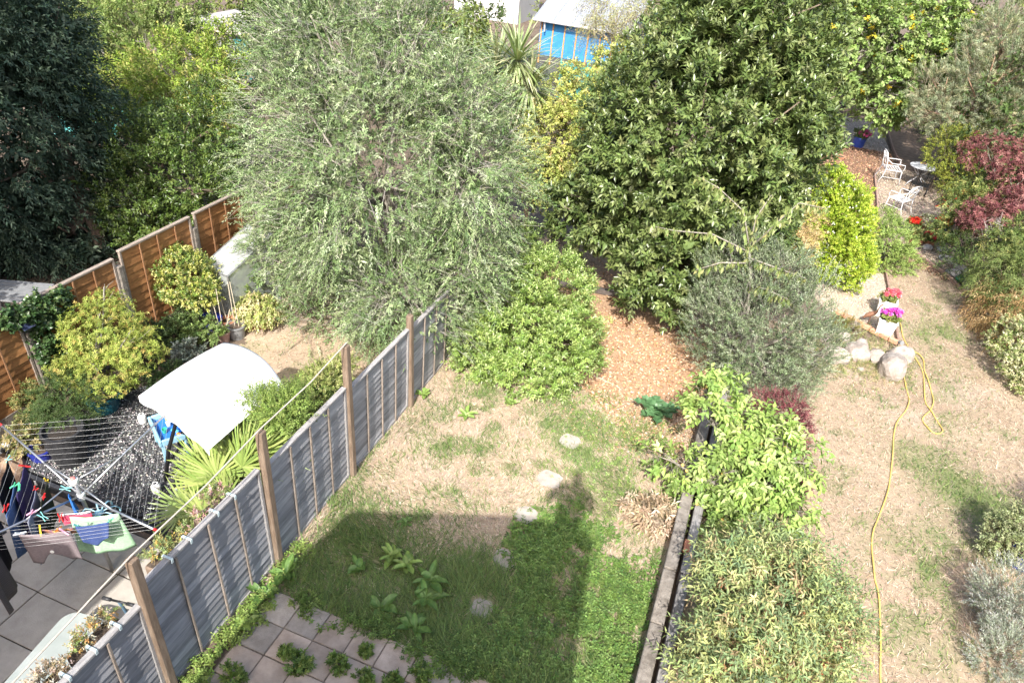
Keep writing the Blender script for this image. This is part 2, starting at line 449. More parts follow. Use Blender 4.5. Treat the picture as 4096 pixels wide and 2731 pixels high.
# crowns as unions of ellipsoids: x y z rx ry rz in metres
BL = {
 'olive': [(-6.5, 11.2, 3.04, 1.93, 2.17, 2.41), (-7.56, 11.6, 4.84, 1.27, 1.31, 1.34), (-6.22, 11.6, 5.27, 0.91, 1.01, 1.12), (-4.55, 11.1, 3.33, 0.85, 1.2, 1.55), (-8.19, 11.1, 3.23, 0.71, 1.41, 2.11), (-7.0, 10.2, 0.65, 0.82, 0.91, 1.0), (-5.34, 10.0, 1.24, 1.13, 1.03, 0.93), (-8.34, 10.6, 1.27, 0.57, 0.8, 1.02), (-4.33, 10.6, 1.87, 0.64, 0.72, 0.8), (-5.04, 11.3, 4.43, 0.79, 0.87, 0.95)],
 'bay': [(-1.24, 14.6, 3.92, 2.1, 2.22, 2.34), (-0.69, 15.2, 5.81, 1.41, 1.43, 1.44), (-2.75, 14.4, 1.84, 1.15, 1.06, 0.96), (-1.01, 13.8, 1.5, 1.1, 1.15, 1.2), (0.32, 14.9, 4.06, 0.86, 1.33, 1.81), (-1.51, 15.2, 5.44, 0.9, 1.04, 1.17), (-2.24, 14.7, 2.95, 0.84, 0.91, 0.98), (0.02, 14.4, 2.51, 1.07, 1.08, 1.08), (-2.02, 15.0, 4.3, 0.81, 0.83, 0.85)],
 'conifer': [(-13.89, 9.8, 2.53, 1.02, 1.9, 2.79), (-14.51, 9.2, 0.38, 0.89, 1.19, 1.48), (-13.39, 9.8, 0.62, 0.42, 0.71, 0.99), (-14.45, 10.5, 4.43, 0.78, 1.21, 1.63), (-13.55, 10.5, 4.4, 0.47, 0.77, 1.07)],
 'hedge': [(-11.98, 11.6, 1.73, 1.36, 1.24, 1.12), (-12.74, 11.0, 1.25, 0.87, 0.84, 0.82), (-11.19, 12.0, 2.76, 0.75, 0.82, 0.89), (-13.64, 12.0, 2.08, 1.11, 0.98, 0.84), (-10.39, 11.0, 1.88, 0.46, 0.52, 0.57), (-11.91, 10.6, 1.08, 0.85, 0.67, 0.5)],
 'tree_tl': [(-18.29, 17.5, 2.77, 1.85, 1.41, 0.97), (-17.88, 18.5, 3.57, 0.8, 0.82, 0.84), (-19.55, 17.0, 1.89, 1.21, 1.03, 0.85), (-22.91, 20.0, 2.44, 1.68, 1.32, 0.96)],
 'tree_yel': [(-14.4, 14.8, 2.78, 1.36, 1.15, 0.95), (-13.81, 15.5, 3.19, 0.57, 0.71, 0.84), (-16.54, 15.0, 1.92, 1.32, 1.04, 0.76), (-14.46, 14.2, 1.9, 1.36, 1.04, 0.71), (-12.66, 14.0, 2.61, 0.54, 0.6, 0.67), (-18.36, 15.5, 1.74, 0.88, 0.77, 0.66)],
 'spindle': [(-4.44, 15.8, 2.78, 0.72, 0.76, 0.81), (-4.26, 16.5, 3.76, 0.61, 0.6, 0.59), (-4.58, 15.5, 2.09, 0.47, 0.53, 0.6), (-3.87, 18.0, 4.25, 0.43, 0.41, 0.39), (-3.63, 15.2, 2.08, 0.5, 0.49, 0.48), (-3.52, 16.5, 3.79, 0.5, 0.52, 0.53), (-3.76, 15.8, 3.22, 0.45, 0.46, 0.47)],
 'plane': [(3.01, 31.0, 3.72, 1.78, 1.57, 1.36), (1.8, 32.0, 4.63, 1.33, 1.19, 1.04), (4.36, 32.0, 4.39, 1.46, 1.33, 1.2), (4.09, 30.5, 2.74, 1.61, 1.27, 0.93), (3.75, 30.0, 1.92, 0.73, 0.66, 0.6), (5.02, 31.0, 3.58, 0.96, 0.98, 1.0)],
 'pine': [(6.82, 29.0, 3.64, 1.47, 1.27, 1.08), (5.64, 28.5, 2.38, 0.98, 0.8, 0.63), (6.79, 30.0, 4.73, 1.18, 1.06, 0.93), (6.68, 28.0, 1.65, 0.82, 0.71, 0.59), (7.88, 28.0, 2.62, 1.29, 1.1, 0.9), (5.27, 29.0, 3.09, 0.91, 0.77, 0.63)],
 'redmaple': [(6.11, 22.5, 2.68, 0.89, 0.7, 0.5), (6.75, 22.0, 2.24, 0.7, 0.66, 0.62), (6.02, 20.5, 1.62, 0.68, 0.55, 0.42), (6.63, 21.0, 1.83, 0.57, 0.55, 0.54)],
 'bamboo': [(5.63, 17.5, 1.6, 0.59, 0.56, 0.52), (6.14, 17.0, 1.43, 0.58, 0.59, 0.61), (5.43, 18.5, 1.57, 0.42, 0.48, 0.55)],
 'bordR': [(6.1, 22.5, 1.67, 0.61, 0.5, 0.39), (5.77, 21.5, 1.57, 0.53, 0.48, 0.44), (6.36, 19.0, 1.6, 0.53, 0.54, 0.55), (5.48, 21.0, 1.05, 0.35, 0.36, 0.37)],
 'lightR': [(5.49, 25.5, 1.82, 0.83, 0.7, 0.58), (5.36, 25.0, 1.37, 0.48, 0.49, 0.5)],
 'varig': [(6.13, 15.2, 0.65, 0.45, 0.53, 0.62), (6.39, 15.0, 0.2, 0.36, 0.35, 0.33)],
 'lime': [(2.37, 18.0, 1.47, 0.64, 0.8, 0.96), (1.89, 18.2, 2.31, 0.37, 0.41, 0.44), (2.86, 17.8, 0.61, 0.49, 0.53, 0.57), (2.25, 18.0, 0.72, 0.49, 0.59, 0.69), (1.88, 18.1, 1.54, 0.38, 0.5, 0.62)],
 'greenb': [(3.91, 19.9, 0.59, 0.58, 0.57, 0.55), (4.09, 19.7, 0.2, 0.59, 0.48, 0.37), (3.56, 20.0, 0.97, 0.41, 0.42, 0.43)],
 'oliveb': [(0.87, 12.3, 1.3, 0.9, 1.01, 1.12), (0.17, 12.3, 1.18, 0.54, 0.71, 0.88), (1.58, 12.4, 1.56, 0.48, 0.71, 0.93), (0.53, 12.6, 2.18, 0.4, 0.5, 0.6), (1.27, 12.0, 0.51, 0.83, 0.65, 0.48), (1.05, 12.5, 2.28, 0.32, 0.45, 0.58), (-0.11, 12.4, 1.91, 0.29, 0.38, 0.47), (1.93, 12.2, 1.21, 0.32, 0.45, 0.59), (0.14, 12.6, 2.44, 0.23, 0.3, 0.38)],
 'straw': [(1.15, 15.5, 1.74, 0.48, 0.49, 0.5), (1.42, 16.0, 2.02, 0.34, 0.37, 0.41), (1.17, 15.0, 1.43, 0.28, 0.29, 0.3)],
 'apple': [(1.24, 8.8, 0.72, 0.5, 0.47, 0.45), (0.36, 9.2, 1.55, 0.2, 0.35, 0.49), (0.05, 8.6, 0.66, 0.3, 0.22, 0.14), (1.74, 8.9, 1.2, 0.26, 0.25, 0.24), (0.54, 8.3, 0.07, 0.3, 0.28, 0.27), (1.72, 8.4, 0.39, 0.39, 0.34, 0.28), (1.0, 9.2, 1.27, 0.3, 0.27, 0.24), (0.81, 8.6, 0.71, 0.3, 0.3, 0.31), (1.14, 8.3, 0.31, 0.29, 0.27, 0.24), (1.38, 9.0, 1.32, 0.26, 0.23, 0.2)],
 'redb': [(1.54, 10.4, 0.84, 0.33, 0.32, 0.31), (1.81, 10.1, 0.7, 0.2, 0.25, 0.3), (1.28, 10.6, 0.84, 0.22, 0.19, 0.16), (1.98, 9.5, 0.32, 0.14, 0.22, 0.29)],
 'nandina': [(1.52, 6.2, 1.07, 0.57, 0.52, 0.46), (2.13, 6.3, 0.71, 0.37, 0.4, 0.44), (1.09, 6.4, 1.08, 0.32, 0.31, 0.31), (1.29, 5.6, 0.81, 0.43, 0.41, 0.39), (1.9, 5.7, 0.72, 0.45, 0.38, 0.31), (0.96, 5.3, 0.51, 0.25, 0.2, 0.15), (1.55, 6.7, 1.23, 0.32, 0.27, 0.23), (2.24, 6.6, 0.99, 0.21, 0.24, 0.28)],
 'choisya': [(-3.12, 10.9, 0.75, 1.08, 0.93, 0.79), (-3.82, 10.5, 0.35, 0.75, 0.64, 0.53), (-2.99, 11.6, 1.39, 0.67, 0.65, 0.62), (-2.26, 10.6, 0.9, 0.56, 0.57, 0.59), (-2.99, 10.2, 0.32, 0.89, 0.62, 0.34), (-4.36, 10.9, 0.25, 0.52, 0.53, 0.55), (-3.81, 12.0, 1.75, 0.52, 0.49, 0.45)],
 'euon': [(-5.49, 7.5, 0.87, 0.35, 0.34, 0.33), (-5.62, 7.2, 0.77, 0.24, 0.25, 0.25), (-5.42, 7.9, 0.89, 0.21, 0.26, 0.3)],
 'maple': [(-8.85, 6.6, 1.41, 0.62, 0.53, 0.43), (-9.44, 6.4, 0.83, 0.39, 0.36, 0.33), (-8.15, 6.5, 1.36, 0.4, 0.36, 0.32), (-8.65, 6.2, 0.97, 0.61, 0.47, 0.32), (-8.99, 6.9, 1.69, 0.31, 0.25, 0.18)],
 'stdvar': [(-9.4, 8.9, 1.09, 0.49, 0.48, 0.47), (-9.69, 9.0, 1.34, 0.29, 0.25, 0.22), (-9.02, 8.8, 1.06, 0.28, 0.31, 0.34)],
 'potbush': [(-8.76, 5.6, 0.75, 0.43, 0.39, 0.35), (-8.77, 5.4, 0.55, 0.26, 0.24, 0.21)],
 'greens': [(-5.04, 5.9, 1.72, 0.26, 0.22, 0.18), (-4.86, 6.0, 1.87, 0.17, 0.18, 0.18), (-5.4, 5.95, 1.67, 0.21, 0.17, 0.12)],
 'roseR': [(4.97, 9.5, 0.42, 0.29, 0.25, 0.2), (5.08, 9.6, 0.66, 0.16, 0.2, 0.24)],
 'lav': [(4.7, 8.2, 0.49, 0.29, 0.33, 0.37), (4.84, 7.9, 0.4, 0.26, 0.34, 0.42), (4.6, 7.4, 0.28, 0.25, 0.3, 0.35)],
 'willow': [(-5.32, 24.0, 4.68, 1.24, 0.91, 0.58), (-5.53, 23.0, 4.14, 0.54, 0.48, 0.42), (-4.16, 22.0, 4.59, 0.76, 0.71, 0.66)],
 'bg1': [(-24.72, 30.0, 1.59, 1.87, 1.59, 1.31), (-24.02, 34.0, 2.29, 3.36, 2.62, 1.88)],
 'shade': [(4.24, 27.0, 1.29, 1.19, 0.75, 0.31)],
 'rightmass': [(6.65, 30.0, 5.66, 1.16, 1.04, 0.91), (5.58, 31.0, 5.41, 1.22, 1.01, 0.8), (6.72, 23.0, 3.03, 0.48, 0.61, 0.75)],
}

# ================================================================== THE SETTING
def vnoise(x, y, s, seed=0):
    """cheap smooth value noise in numpy"""
    x = np.asarray(x) / s + seed * 17.3; y = np.asarray(y) / s + seed * 9.1
    xi = np.floor(x).astype(int); yi = np.floor(y).astype(int)
    fx = x - xi; fy = y - yi; fx = fx * fx * (3 - 2 * fx); fy = fy * fy * (3 - 2 * fy)
    def h(a, b):
        v = np.sin(a * 127.1 + b * 311.7 + seed * 74.7) * 43758.5453
        return v - np.floor(v)
    return (h(xi, yi) * (1 - fx) + h(xi + 1, yi) * fx) * (1 - fy) + (h(xi, yi + 1) * (1 - fx) + h(xi + 1, yi + 1) * fx) * fy

def fbm(x, y, s, seed=0):
    return .55 * vnoise(x, y, s, seed) + .3 * vnoise(x, y, s * .45, seed + 1) + .15 * vnoise(x, y, s * .2, seed + 2)

def bump2(x, y, cx, cy_, sx, sy, rot=0.0):
    c, s = math.cos(rot), math.sin(rot)
    dx = (x - cx) * c + (y - cy_) * s; dy = -(x - cx) * s + (y - cy_) * c
    return np.exp(-(dx / sx) ** 2 - (dy / sy) ** 2)

SOIL = mat('soil', (.10, .075, .055), .95, (.2, .15, .11), 3.0, .8, 30)
gm = MB().box((0, 60, -.25), (400, 400, .5)).build('ground', SOIL)
tag(gm, 'dry brown earth under the gardens', kind='structure')

def in_poly(x, y, poly):
    x = np.asarray(x); y = np.asarray(y); r = np.zeros(x.shape, bool); n = len(poly)
    for i in range(n):
        x0, y0 = poly[i]; x1, y1 = poly[(i + 1) % n]
        c = ((y0 > y) != (y1 > y)) & (x < (x1 - x0) * (y - y0) / (y1 - y0 + 1e-12) + x0)
        r ^= c
    return r

STRAW = [(.56, .45, .31), (.60, .47, .335), (.50, .40, .29), (.53, .41, .30)]
STRAWB = [(.52, .42, .315), (.48, .38, .28), (.39, .30, .22), (.58, .49, .39), (.34, .26, .195)]
GREEN = [(.11, .17, .045), (.15, .22, .06), (.09, .15, .05), (.19, .25, .08)]

def green_mid(x, y):
    g = .95 * np.clip((6.75 - y) / .9, 0, 1) * np.clip((x + 4.5) / .5, .15, 1)
    g = g * (.55 + .6 * fbm(x, y, 1.1, 3))
    g += .85 * bump2(x, y, -1.55, 9.4, .75, .8) * (fbm(x, y, .5, 5) > .42)
    g += .55 * bump2(x, y, -3.4, 8.9, .9, 1.6) * (fbm(x, y, .5, 6) > .5)
    g += .5 * bump2(x, y, -2.9, 7.4, 1.6, .6) * (fbm(x, y, .45, 7) > .5)
    g += .8 * bump2(x, y, -.7, 8.2, .8, 1.0) * (fbm(x, y, .45, 8) > .48)
    g += .4 * (fbm(x, y, .8, 9) > .60)
    return np.clip(g, 0, 1)

def green_right(x, y):
    g = .95 * bump2(x, y, 4.75, 10.9, .9, .55, -.5) + .7 * bump2(x, y, 5.4, 10.4, .8, .6)
    g += .5 * bump2(x, y, 4.4, 13.6, .8, 1.6) * (fbm(x, y, .6, 11) > .45)
    g += .6 * bump2(x, y, 4.0, 8.6, .9, 1.2) * (fbm(x, y, .55, 12) > .47)
    g += .5 * bump2(x, y, 4.9, 16.5, .8, 1.0) * (fbm(x, y, .6, 13) > .45)
    g += .35 * (fbm(x, y, .7, 14) > .62)
    return np.clip(g, 0, 1)

def green_left(x, y):
    return np.clip(.3 * (fbm(x, y, .7, 15) > .55), 0, 1)

LAWN = attr_mat('lawn_soil', .95, .1, 0, noise=.2, nscale=30, bump=.35)
def lawn(name, label, poly, gfun, z, step=.09, tone=1.0):
    xs = [p[0] for p in poly]; ys = [p[1] for p in poly]
    gx = np.arange(min(xs), max(xs) + step, step); gy = np.arange(min(ys), max(ys) + step, step)
    X, Y = np.meshgrid(gx, gy)
    Z = z + .012 * (fbm(X, Y, .6, 21) - .5)
    V = np.stack([X, Y, Z], -1).reshape(-1, 3)
    nx, ny = len(gx), len(gy)
    I, J = np.meshgrid(np.arange(nx - 1), np.arange(ny - 1)); a = (J * nx + I).ravel()
    cxm = (X[:-1, :-1] + step / 2).ravel(); cym = (Y[:-1, :-1] + step / 2).ravel()
    k = in_poly(cxm, cym, poly)
    a = a[k]
    F = np.stack([a, a + 1, a + nx + 1, a + nx], 1)
    g = gfun(X, Y).reshape(-1, 1)
    t = fbm(X, Y, .9, 30).reshape(-1, 1)
    st = tone * np.array((.35, .265, .185)) * (1 - t) + tone * np.array((.49, .385, .28)) * t
    bare = np.clip((fbm(X, Y, 1.3, 33).reshape(-1, 1) - .58) * 6, 0, 1)
    st = st * (1 - .5 * bare) + np.array((.44, .36, .30)) * .5 * bare
    col = st * (1 - .7 * g) + np.array((.12, .17, .055)) * .7 * g
    me = npmesh(name, V, F, col, smooth=True)
    o = link(name, me, LAWN)
    tag(o, label, kind='structure')
    return o

MID_LAWN = [(-4.55, 4.45), (.32, 4.2), (.32, 11.4), (-1.6, 11.4), (-2.6, 11.6), (-4.6, 11.6)]
RIGHT_LAWN = [(.62, 3.6), (6.8, 3.6), (6.9, 16.9), (6.2, 18.0), (5.9, 19.1), (5.3, 20.3), (4.7, 21.0), (4.02, 20.9), (4.05, 15.4), (2.3, 15.2), (.62, 15.0)]
LEFT_LAWN = [(-8.75, 7.3), (-8.2, 8.9), (-8.8, 9.6), (-8.8, 13), (-4.62, 13), (-4.62, 6.6), (-6.0, 7.0)]
lawn('lawn', 'parched lawn of the middle garden between grey fence and low wall', MID_LAWN, green_mid, .012)
lawn('lawn', 'parched lawn of the right garden with the yellow hose', RIGHT_LAWN, green_right, .012, tone=.78)
lawn('lawn', 'dry lawn of the left garden beyond the white canopy', LEFT_LAWN, green_left, .012)

def blades(name, label, poly, gfun, n, parent=None, longf=None, z=.015, base_len=.07, wid=.0095):
    xs = [p[0] for p in poly]; ys = [p[1] for p in poly]
    x = rng.uniform(min(xs), max(xs), n * 2); y = rng.uniform(min(ys), max(ys), n * 2)
    k = in_poly(x, y, poly); x = x[k][:n]; y = y[k][:n]
    n = len(x)
    for sx, sy in ((-1.66, 9.05), (-1.69, 8.03), (-1.76, 7.16), (-1.77, 6.29), (-1.75, 5.41)):
        far = ((x - sx) ** 2 + (y - sy) ** 2 > .18 ** 2) | (rng.random(len(x)) < .06); x = x[far]; y = y[far]
    n = len(x)
    g = gfun(x, y)
    thin = fbm(x, y, .8, 40)
    k = rng.random(n) < np.clip(.35 + thin, .25, 1); x, y, g = x[k], y[k], g[k]; n = len(x)
    isg = rng.random(n) < np.clip(g * 1.1, .03, .95)
    col = np.where(isg[:, None], pick(GREEN, n, .2), pick(STRAWB, n, .16))
    L = base_len * rng.uniform(.6, 1.6, n) * np.where(isg, 1.15, 1.0)
    flat = np.where(isg, rng.uniform(.25, 1.1, n), rng.uniform(.03, .45, n))
    if longf is not None:
        lf = longf(x, y); L = L * (1 + lf * np.where(isg, 2.2, .8)); 
    az = rng.uniform(0, 6.283, n) if longf is None else rng.normal(0, 1.1, n) + 2.4 * (fbm(x, y, .7, 44) - .2) * 3
    D = np.stack([np.cos(az), np.sin(az), flat], -1)
    P = np.stack([x, y, np.full(n, z)], -1)
    Nn = np.tile(np.array([0, 0, 1.0]), (n, 1)) + rdir(n) * .3
    W = wid * rng.uniform(.7, 1.5, n)
    D = unit(D); S = unit(np.cross(D, Nn))
    V = np.stack([P - S * W[:, None] * .5, P + S * W[:, None] * .5, P + D * L[:, None]], 1).reshape(-1, 3)
    F = np.arange(len(P) * 3).reshape(-1, 3); Cc = np.repeat(col, 3, 0)
    o = link(name, npmesh(name, V, F, Cc), GRASS, parent)
    return tag(o, label, 'grass', kind='stuff')

def long_mid(x, y):
    return np.clip((6.6 - y) / .8, 0, 1) * np.clip((fbm(x, y, .9, 50) - .25) * 2.2, 0, 1)
blades('grass', 'yellowed and green grass on the middle lawn', [(-4.5, 4.5), (.3, 4.5), (.3, 10.6), (-4.55, 10.9)], green_mid, 90000, longf=long_mid)
blades('grass', 'short straw-coloured grass on the right lawn', RIGHT_LAWN, green_right, 90000, base_len=.075, wid=.0095)
blades('grass', 'thin dry grass on the left lawn', LEFT_LAWN, green_left, 16000)

# bark mulch: a bed of chips
def chips(name, label, poly, n, cols, size, z=.02, base=None, aspect=.45, thick=.25, dens=None, mt=None, flat=.35, cat='bark chips'):
    if base is not None:
        b = MB().prism(poly, .002, z - .008).build(base[0], base[1])
        tag(b, base[2], kind='structure')
    xs = [p[0] for p in poly]; ys = [p[1] for p in poly]
    x = rng.uniform(min(xs), max(xs), n * 3); y = rng.uniform(min(ys), max(ys), n * 3)
    k = in_poly(x, y, poly)
    if dens is not None: k &= rng.random(len(x)) < dens(x, y)
    x = x[k][:n]; y = y[k][:n]; n = len(x)
    P = np.stack([x, y, z + rng.uniform(-.01, .014, n)], -1)
    az = rng.uniform(0, 6.283, n); D = np.stack([np.cos(az), np.sin(az), rng.normal(0, flat, n)], -1)
    Nn = np.tile(np.array([0, 0, 1.0]), (n, 1)) + rdir(n) * flat
    L = size * rng.uniform(.5, 1.6, n)
    D = unit(D); S = unit(np.cross(D, Nn)); Nn = np.cross(S, D)
    # a chip is a squashed octahedron
    Lh = L[:, None] * .5; Wh = Lh * aspect * rng.uniform(.6, 1.4, (n, 1)); Th = Lh * thick
    V = np.stack([P + D * Lh, P - D * Lh, P + S * Wh, P - S * Wh, P + Nn * Th, P - Nn * Th], 1).reshape(-1, 3)
    b = np.arange(n)[:, None] * 6
    T = [[0, 2, 4], [2, 1, 4], [1, 3, 4], [3, 0, 4], [2, 0, 5], [1, 2, 5], [3, 1, 5], [0, 3, 5]]
    F = np.concatenate([b + np.array([t]) for t in T], 0)
    col = np.repeat(pick(cols, n, .2), 6, 0)
    o = link(name, npmesh(name, V, F, col), mt or CHIP)
    return tag(o, label, cat, kind='stuff')

MULCH = [(.52, .31, .165), (.60, .39, .23), (.44, .25, .13), (.64, .46, .30), (.32, .19, .11), (.68, .53, .38)]
MULCHB = mat('mulch_base', (.32, .20, .12), .95, (.48, .32, .2), 26, .8, 90)
mpoly = [(-2.6, 10.9), (-1.75, 10.5), (-1.3, 10.05), (-.75, 9.6), (.02, 9.3), (.3, 9.3), (.3, 17.0), (-4.4, 17.0), (-4.4, 12.2)]
chips('bark_mulch', 'orange bark chips under the bay tree', mpoly, 10500, MULCH, .06, .024,
      ('mulch_bed', MULCHB, 'orange brown mulch bed under the bay tree'), dens=lambda x, y: np.where(y > 13.6, .25, 1))
# loose chips straying onto the lawn
chips('bark_mulch', 'stray bark chips scattered on the lawn edge', [(-2.9, 9.9), (.25, 8.4), (.25, 10.5), (-2.0, 10.9)], 1300, MULCH, .04, .022,
      dens=lambda x, y: bump2(x, y, -.7, 9.9, 1.2, .8))

# right garden beds
PALE = [(.50, .42, .33), (.57, .5, .42), (.42, .345, .27), (.47, .37, .27), (.6, .55, .48)]
PALEB = mat('pale_gravel_base', (.37, .30, .23), .95, (.52, .445, .36), 60, .7, 160)
g1 = [(4.0, 15.45), (4.0, 19.6), (3.4, 20.6), (2.2, 20.2), (1.8, 17.5), (2.5, 16.35)]
chips('pale_gravel', 'pale gravel around the two white planters', g1, 5000, PALE, .03, .024, ('gravel_bed', PALEB, 'pale gravel bed beside the right lawn'), aspect=.8, thick=.6, cat='gravel')
g2 = [(4.06, 22.8), (4.12, 27.9), (4.3, 28.6), (5.0, 29.4), (6.3, 29.2), (6.6, 26.4), (6.3, 22.5), (5.9, 20.3), (5.3, 20.7), (4.86, 21.3)]
PALE2 = [(.36, .285, .21), (.42, .345, .27), (.29, .23, .17), (.47, .40, .32)]
chips('pale_gravel', 'tan gravel under the metal garden table', g2, 4500, PALE2, .045, .02, ('gravel_seating_area', mat('tan_gravel_base', (.27, .21, .155), .95, (.38, .31, .24), 50, .7, 120), 'tan gravel seating area with table and chairs'), aspect=.8, thick=.6, cat='gravel')
g3 = [(2.2, 21.5), (4.02, 21.3), (4.06, 26.4), (4.08, 27.8), (4.28, 28.6), (4.9, 29.4), (4.9, 31.2), (2.0, 31.2)]
MUL2 = [(.30, .17, .105), (.38, .23, .14), (.24, .14, .09), (.46, .31, .2), (.16, .1, .07)]
chips('bark_mulch', 'brown bark chips left of the metal garden chairs', g3, 5500, MUL2, .085, .024, ('mulch_bed', mat('mulch_base2', (.16, .09, .055), .95, (.26, .155, .1), 22, .8, 80), 'brown bark mulch bed left of the metal chairs'))
g4 = [(4.4, 29.4), (4.9, 31.6), (4.7, 36), (2.4, 36), (2.4, 31.2), (4.4, 31.2)]
chips('pale_gravel', 'greyish gravel behind the blue barrel pot', g4, 4000, [(.45, .4, .35), (.55, .5, .45), (.35, .3, .27)], .035, .02, ('gravel_bed', mat('grey_gravel_base', (.30, .26, .23), .95, (.45, .4, .36), 40, .6, 120), 'greyish gravel bed by the blue barrel pot'), aspect=.8, thick=.6, cat='gravel')
pth = MB().prism([(5.05, 29.3), (6.2, 29.2), (6.1, 38), (4.95, 38)], .002, .02).build('path', mat('path_soil', (.16, .11, .08), .95, (.26, .19, .14), 5, .6, 40))
tag(pth, 'brown bark path leading back past the table', kind='structure')
chips('bark_mulch', 'dark wood chips between lawn and rockery edging', [(4.1, 20.6), (4.75, 21.2), (5.3, 20.45), (5.66, 19.8), (5.4, 19.6), (4.8, 20.2), (4.3, 20.2)], 900, MUL2, .05, .03)
# leaf litter and soil chips on beds along the right edge
chips('bark_mulch', 'dry leaf litter along the right border', [(5.9, 8), (7.2, 8), (7.4, 20), (6.6, 20), (6.1, 18), (6.5, 15)], 2500, MUL2 + [(.5, .38, .24)], .05, .03)

# gravel of the left garden: dark and white stones
gp = [(-9.1, 4.72), (-6.2, 4.72), (-5.9, 5.1), (-5.2, 5.2), (-5.2, 7.0), (-6.0, 7.0), (-8.4, 7.3), (-9.1, 6.6)]
GRB = mat('dark_gravel_base', (.05, .05, .055), .9, (.12, .12, .12), 70, .8, 150)
chips('gravel', 'black and white gravel by the washing line', gp, 11500,
      [(.04, .04, .044), (.055, .055, .06), (.08, .08, .085), (.15, .148, .145), (.36, .35, .34), (.42, .41, .4), (.55, .53, .5)], .030, .11,
      ('gravel_bed', GRB, 'raised bed of black and white gravel'), aspect=.75, thick=.55, mt=STONE, cat='gravel')

# ------------------------------------------------------------------ patios, every slab its own piece
SLAB = mat('slab_pink', (.33, .265, .21), .85, (.50, .41, .335), 4.0, .3, 60, objrand=.16, detail=9)
SLABG = mat('slab_grey', (.27, .24, .205), .85, (.42, .375, .325), 5.0, .35, 60, objrand=.14, detail=9)
SLABL = mat('slab_buff', (.36, .325, .28), .85, (.46, .42, .365), 5.0, .22, 70, objrand=.06, detail=8)
JOINT = mat('joint', (.055, .045, .035), .95, (.10, .085, .06), 20, .5)
def patio(name, label, xs, ys, mats, thick, gap, top, seed, tilt=.004, skip=(), joint=None):
    r = random.Random(seed)
    base = MB().box(((xs[0] + xs[-1]) / 2, (ys[0] + ys[-1]) / 2, (top - .012) / 2), (xs[-1] - xs[0] + .02, abs(ys[-1] - ys[0]) + .02, top - .012)).build(name, joint or JOINT)
    tag(base, label, kind='structure')
    for i in range(len(xs) - 1):
        for j in range(len(ys) - 1):
            if (i, j) in skip: continue
            w = xs[i + 1] - xs[i] - gap; h = ys[j + 1] - ys[j] - gap
            o = MB().box((0, 0, 0), (w, h, thick), None, .006).build('paving_slab', mats[r.randrange(len(mats))], base)
            o.location = ((xs[i] + xs[i + 1]) / 2 + r.uniform(-.003, .003), (ys[j] + ys[j + 1]) / 2 + r.uniform(-.003, .003), top - thick / 2 + r.uniform(0, .006))
            o.rotation_euler = (r.uniform(-tilt, tilt), r.uniform(-tilt, tilt), r.uniform(-.008, .008))
    return base
patio('patio', 'weathered pink slab patio at the house end of the middle garden', [-4.26, -3.86, -3.45, -3.03, -2.62, -2.2, -1.97, -1.55, -1.12],
      [1.2, 1.65, 2.08, 2.5, 2.92, 3.34, 3.74, 4.13, 4.54], [SLAB, SLAB, SLABG], .05, .016, .04, 3, .012, joint=mat('mortar', (.13, .105, .08), .95, (.24, .2, .16), 25, .5))
patio('patio', 'pale concrete patio of the left garden with dark joints', [-9.52, -8.86, -8.2, -7.54, -6.88, -6.22, -5.56, -4.9],
      [.91, 1.51, 2.11, 2.71, 3.31, 3.91, 4.5], [SLABL], .05, .016, .035, 4, .002)
# stepping stones across the lawn
r4 = random.Random(9)
for i, (x, y, s, lb) in enumerate([(-1.66, 9.05, .36, 'pale stepping stone farthest up the middle lawn'), (-1.69, 8.03, .40, 'pale stepping stone beside the head of the shadow'),
                                   (-1.76, 7.16, .36, 'stepping stone on the edge of the shadow'), (-1.77, 6.29, .34, 'stepping stone half sunk in grass in the shadow'),
                                   (-1.75, 5.41, .30, 'stepping stone nearly overgrown near the patio')]):
    n = 12; poly = []
    for k in range(n):
        t = 2 * math.pi * k / n
        q = (abs(math.cos(t)) ** 4 + abs(math.sin(t)) ** 4) ** -.25
        poly.append((x + s * .5 * q * math.cos(t) * r4.uniform(.86, 1.04), y + s * .48 * q * math.sin(t) * r4.uniform(.86, 1.04)))
    o = MB().prism(poly, .0, .034).build('stepping_stone', mat('step_stone', (.33, .29, .245), .9, (.44, .395, .34), 9, .4, 50) if i < 3 else SLABG)
    tag(o, lb, 'stone', 'stepping stones across the lawn')

# black edging and dark retaining board of the gravel bed
BLACKW = mat('black_edging', (.018, .02, .026), .6, (.04, .042, .05), 20, .3)
ed = thing('bed_edging', 'black board edging between gravel and patio', 'edging', (-7.6, 4.62, 0))
for k in range(4):
    MB().box((-1.45 + k * .96, 0, .085), (.955, .06, .17), None, .008).build('board', BLACKW, ed)

# ------------------------------------------------------------------ low boundary wall on the right of the middle lawn
CONC = mat('concrete', (.14, .12, .10), .9, (.28, .25, .215), 9, .5, 70, objrand=.1)
CONC_D = mat('concrete_dark', (.12, .1, .085), .95, (.3, .26, .22), 6, .6, 60)
wl_ = thing('boundary_wall', 'low concrete wall along the right side of the middle lawn', 'wall', (.40, 4.0, 0))
y = 0.0; r5 = random.Random(2)
while y < 8.6:
    L_ = r5.uniform(.82, .95)
    MB().box((r5.uniform(-.006, .006), y + L_ / 2, .17), (.15, L_ - .01, .34), None, .008).build('concrete_panel', CONC_D, wl_)
    MB().box((r5.uniform(-.006, .006), y + L_ / 2, .375 + r5.uniform(-.008, .008)), (.17, L_ - .014, .065), None, .012).build('coping', CONC, wl_)
    y += L_
TIMB = mat('grey_timber', (.19, .175, .165), .85, (.32, .31, .30), 7, .5, 40, stretch=(8, 1, 8), objrand=.15)
tr_ = thing('timber_edging', 'grey weathered boards and red brick behind the low concrete wall', 'edging', (.6, 4.0, 0))
y = 0
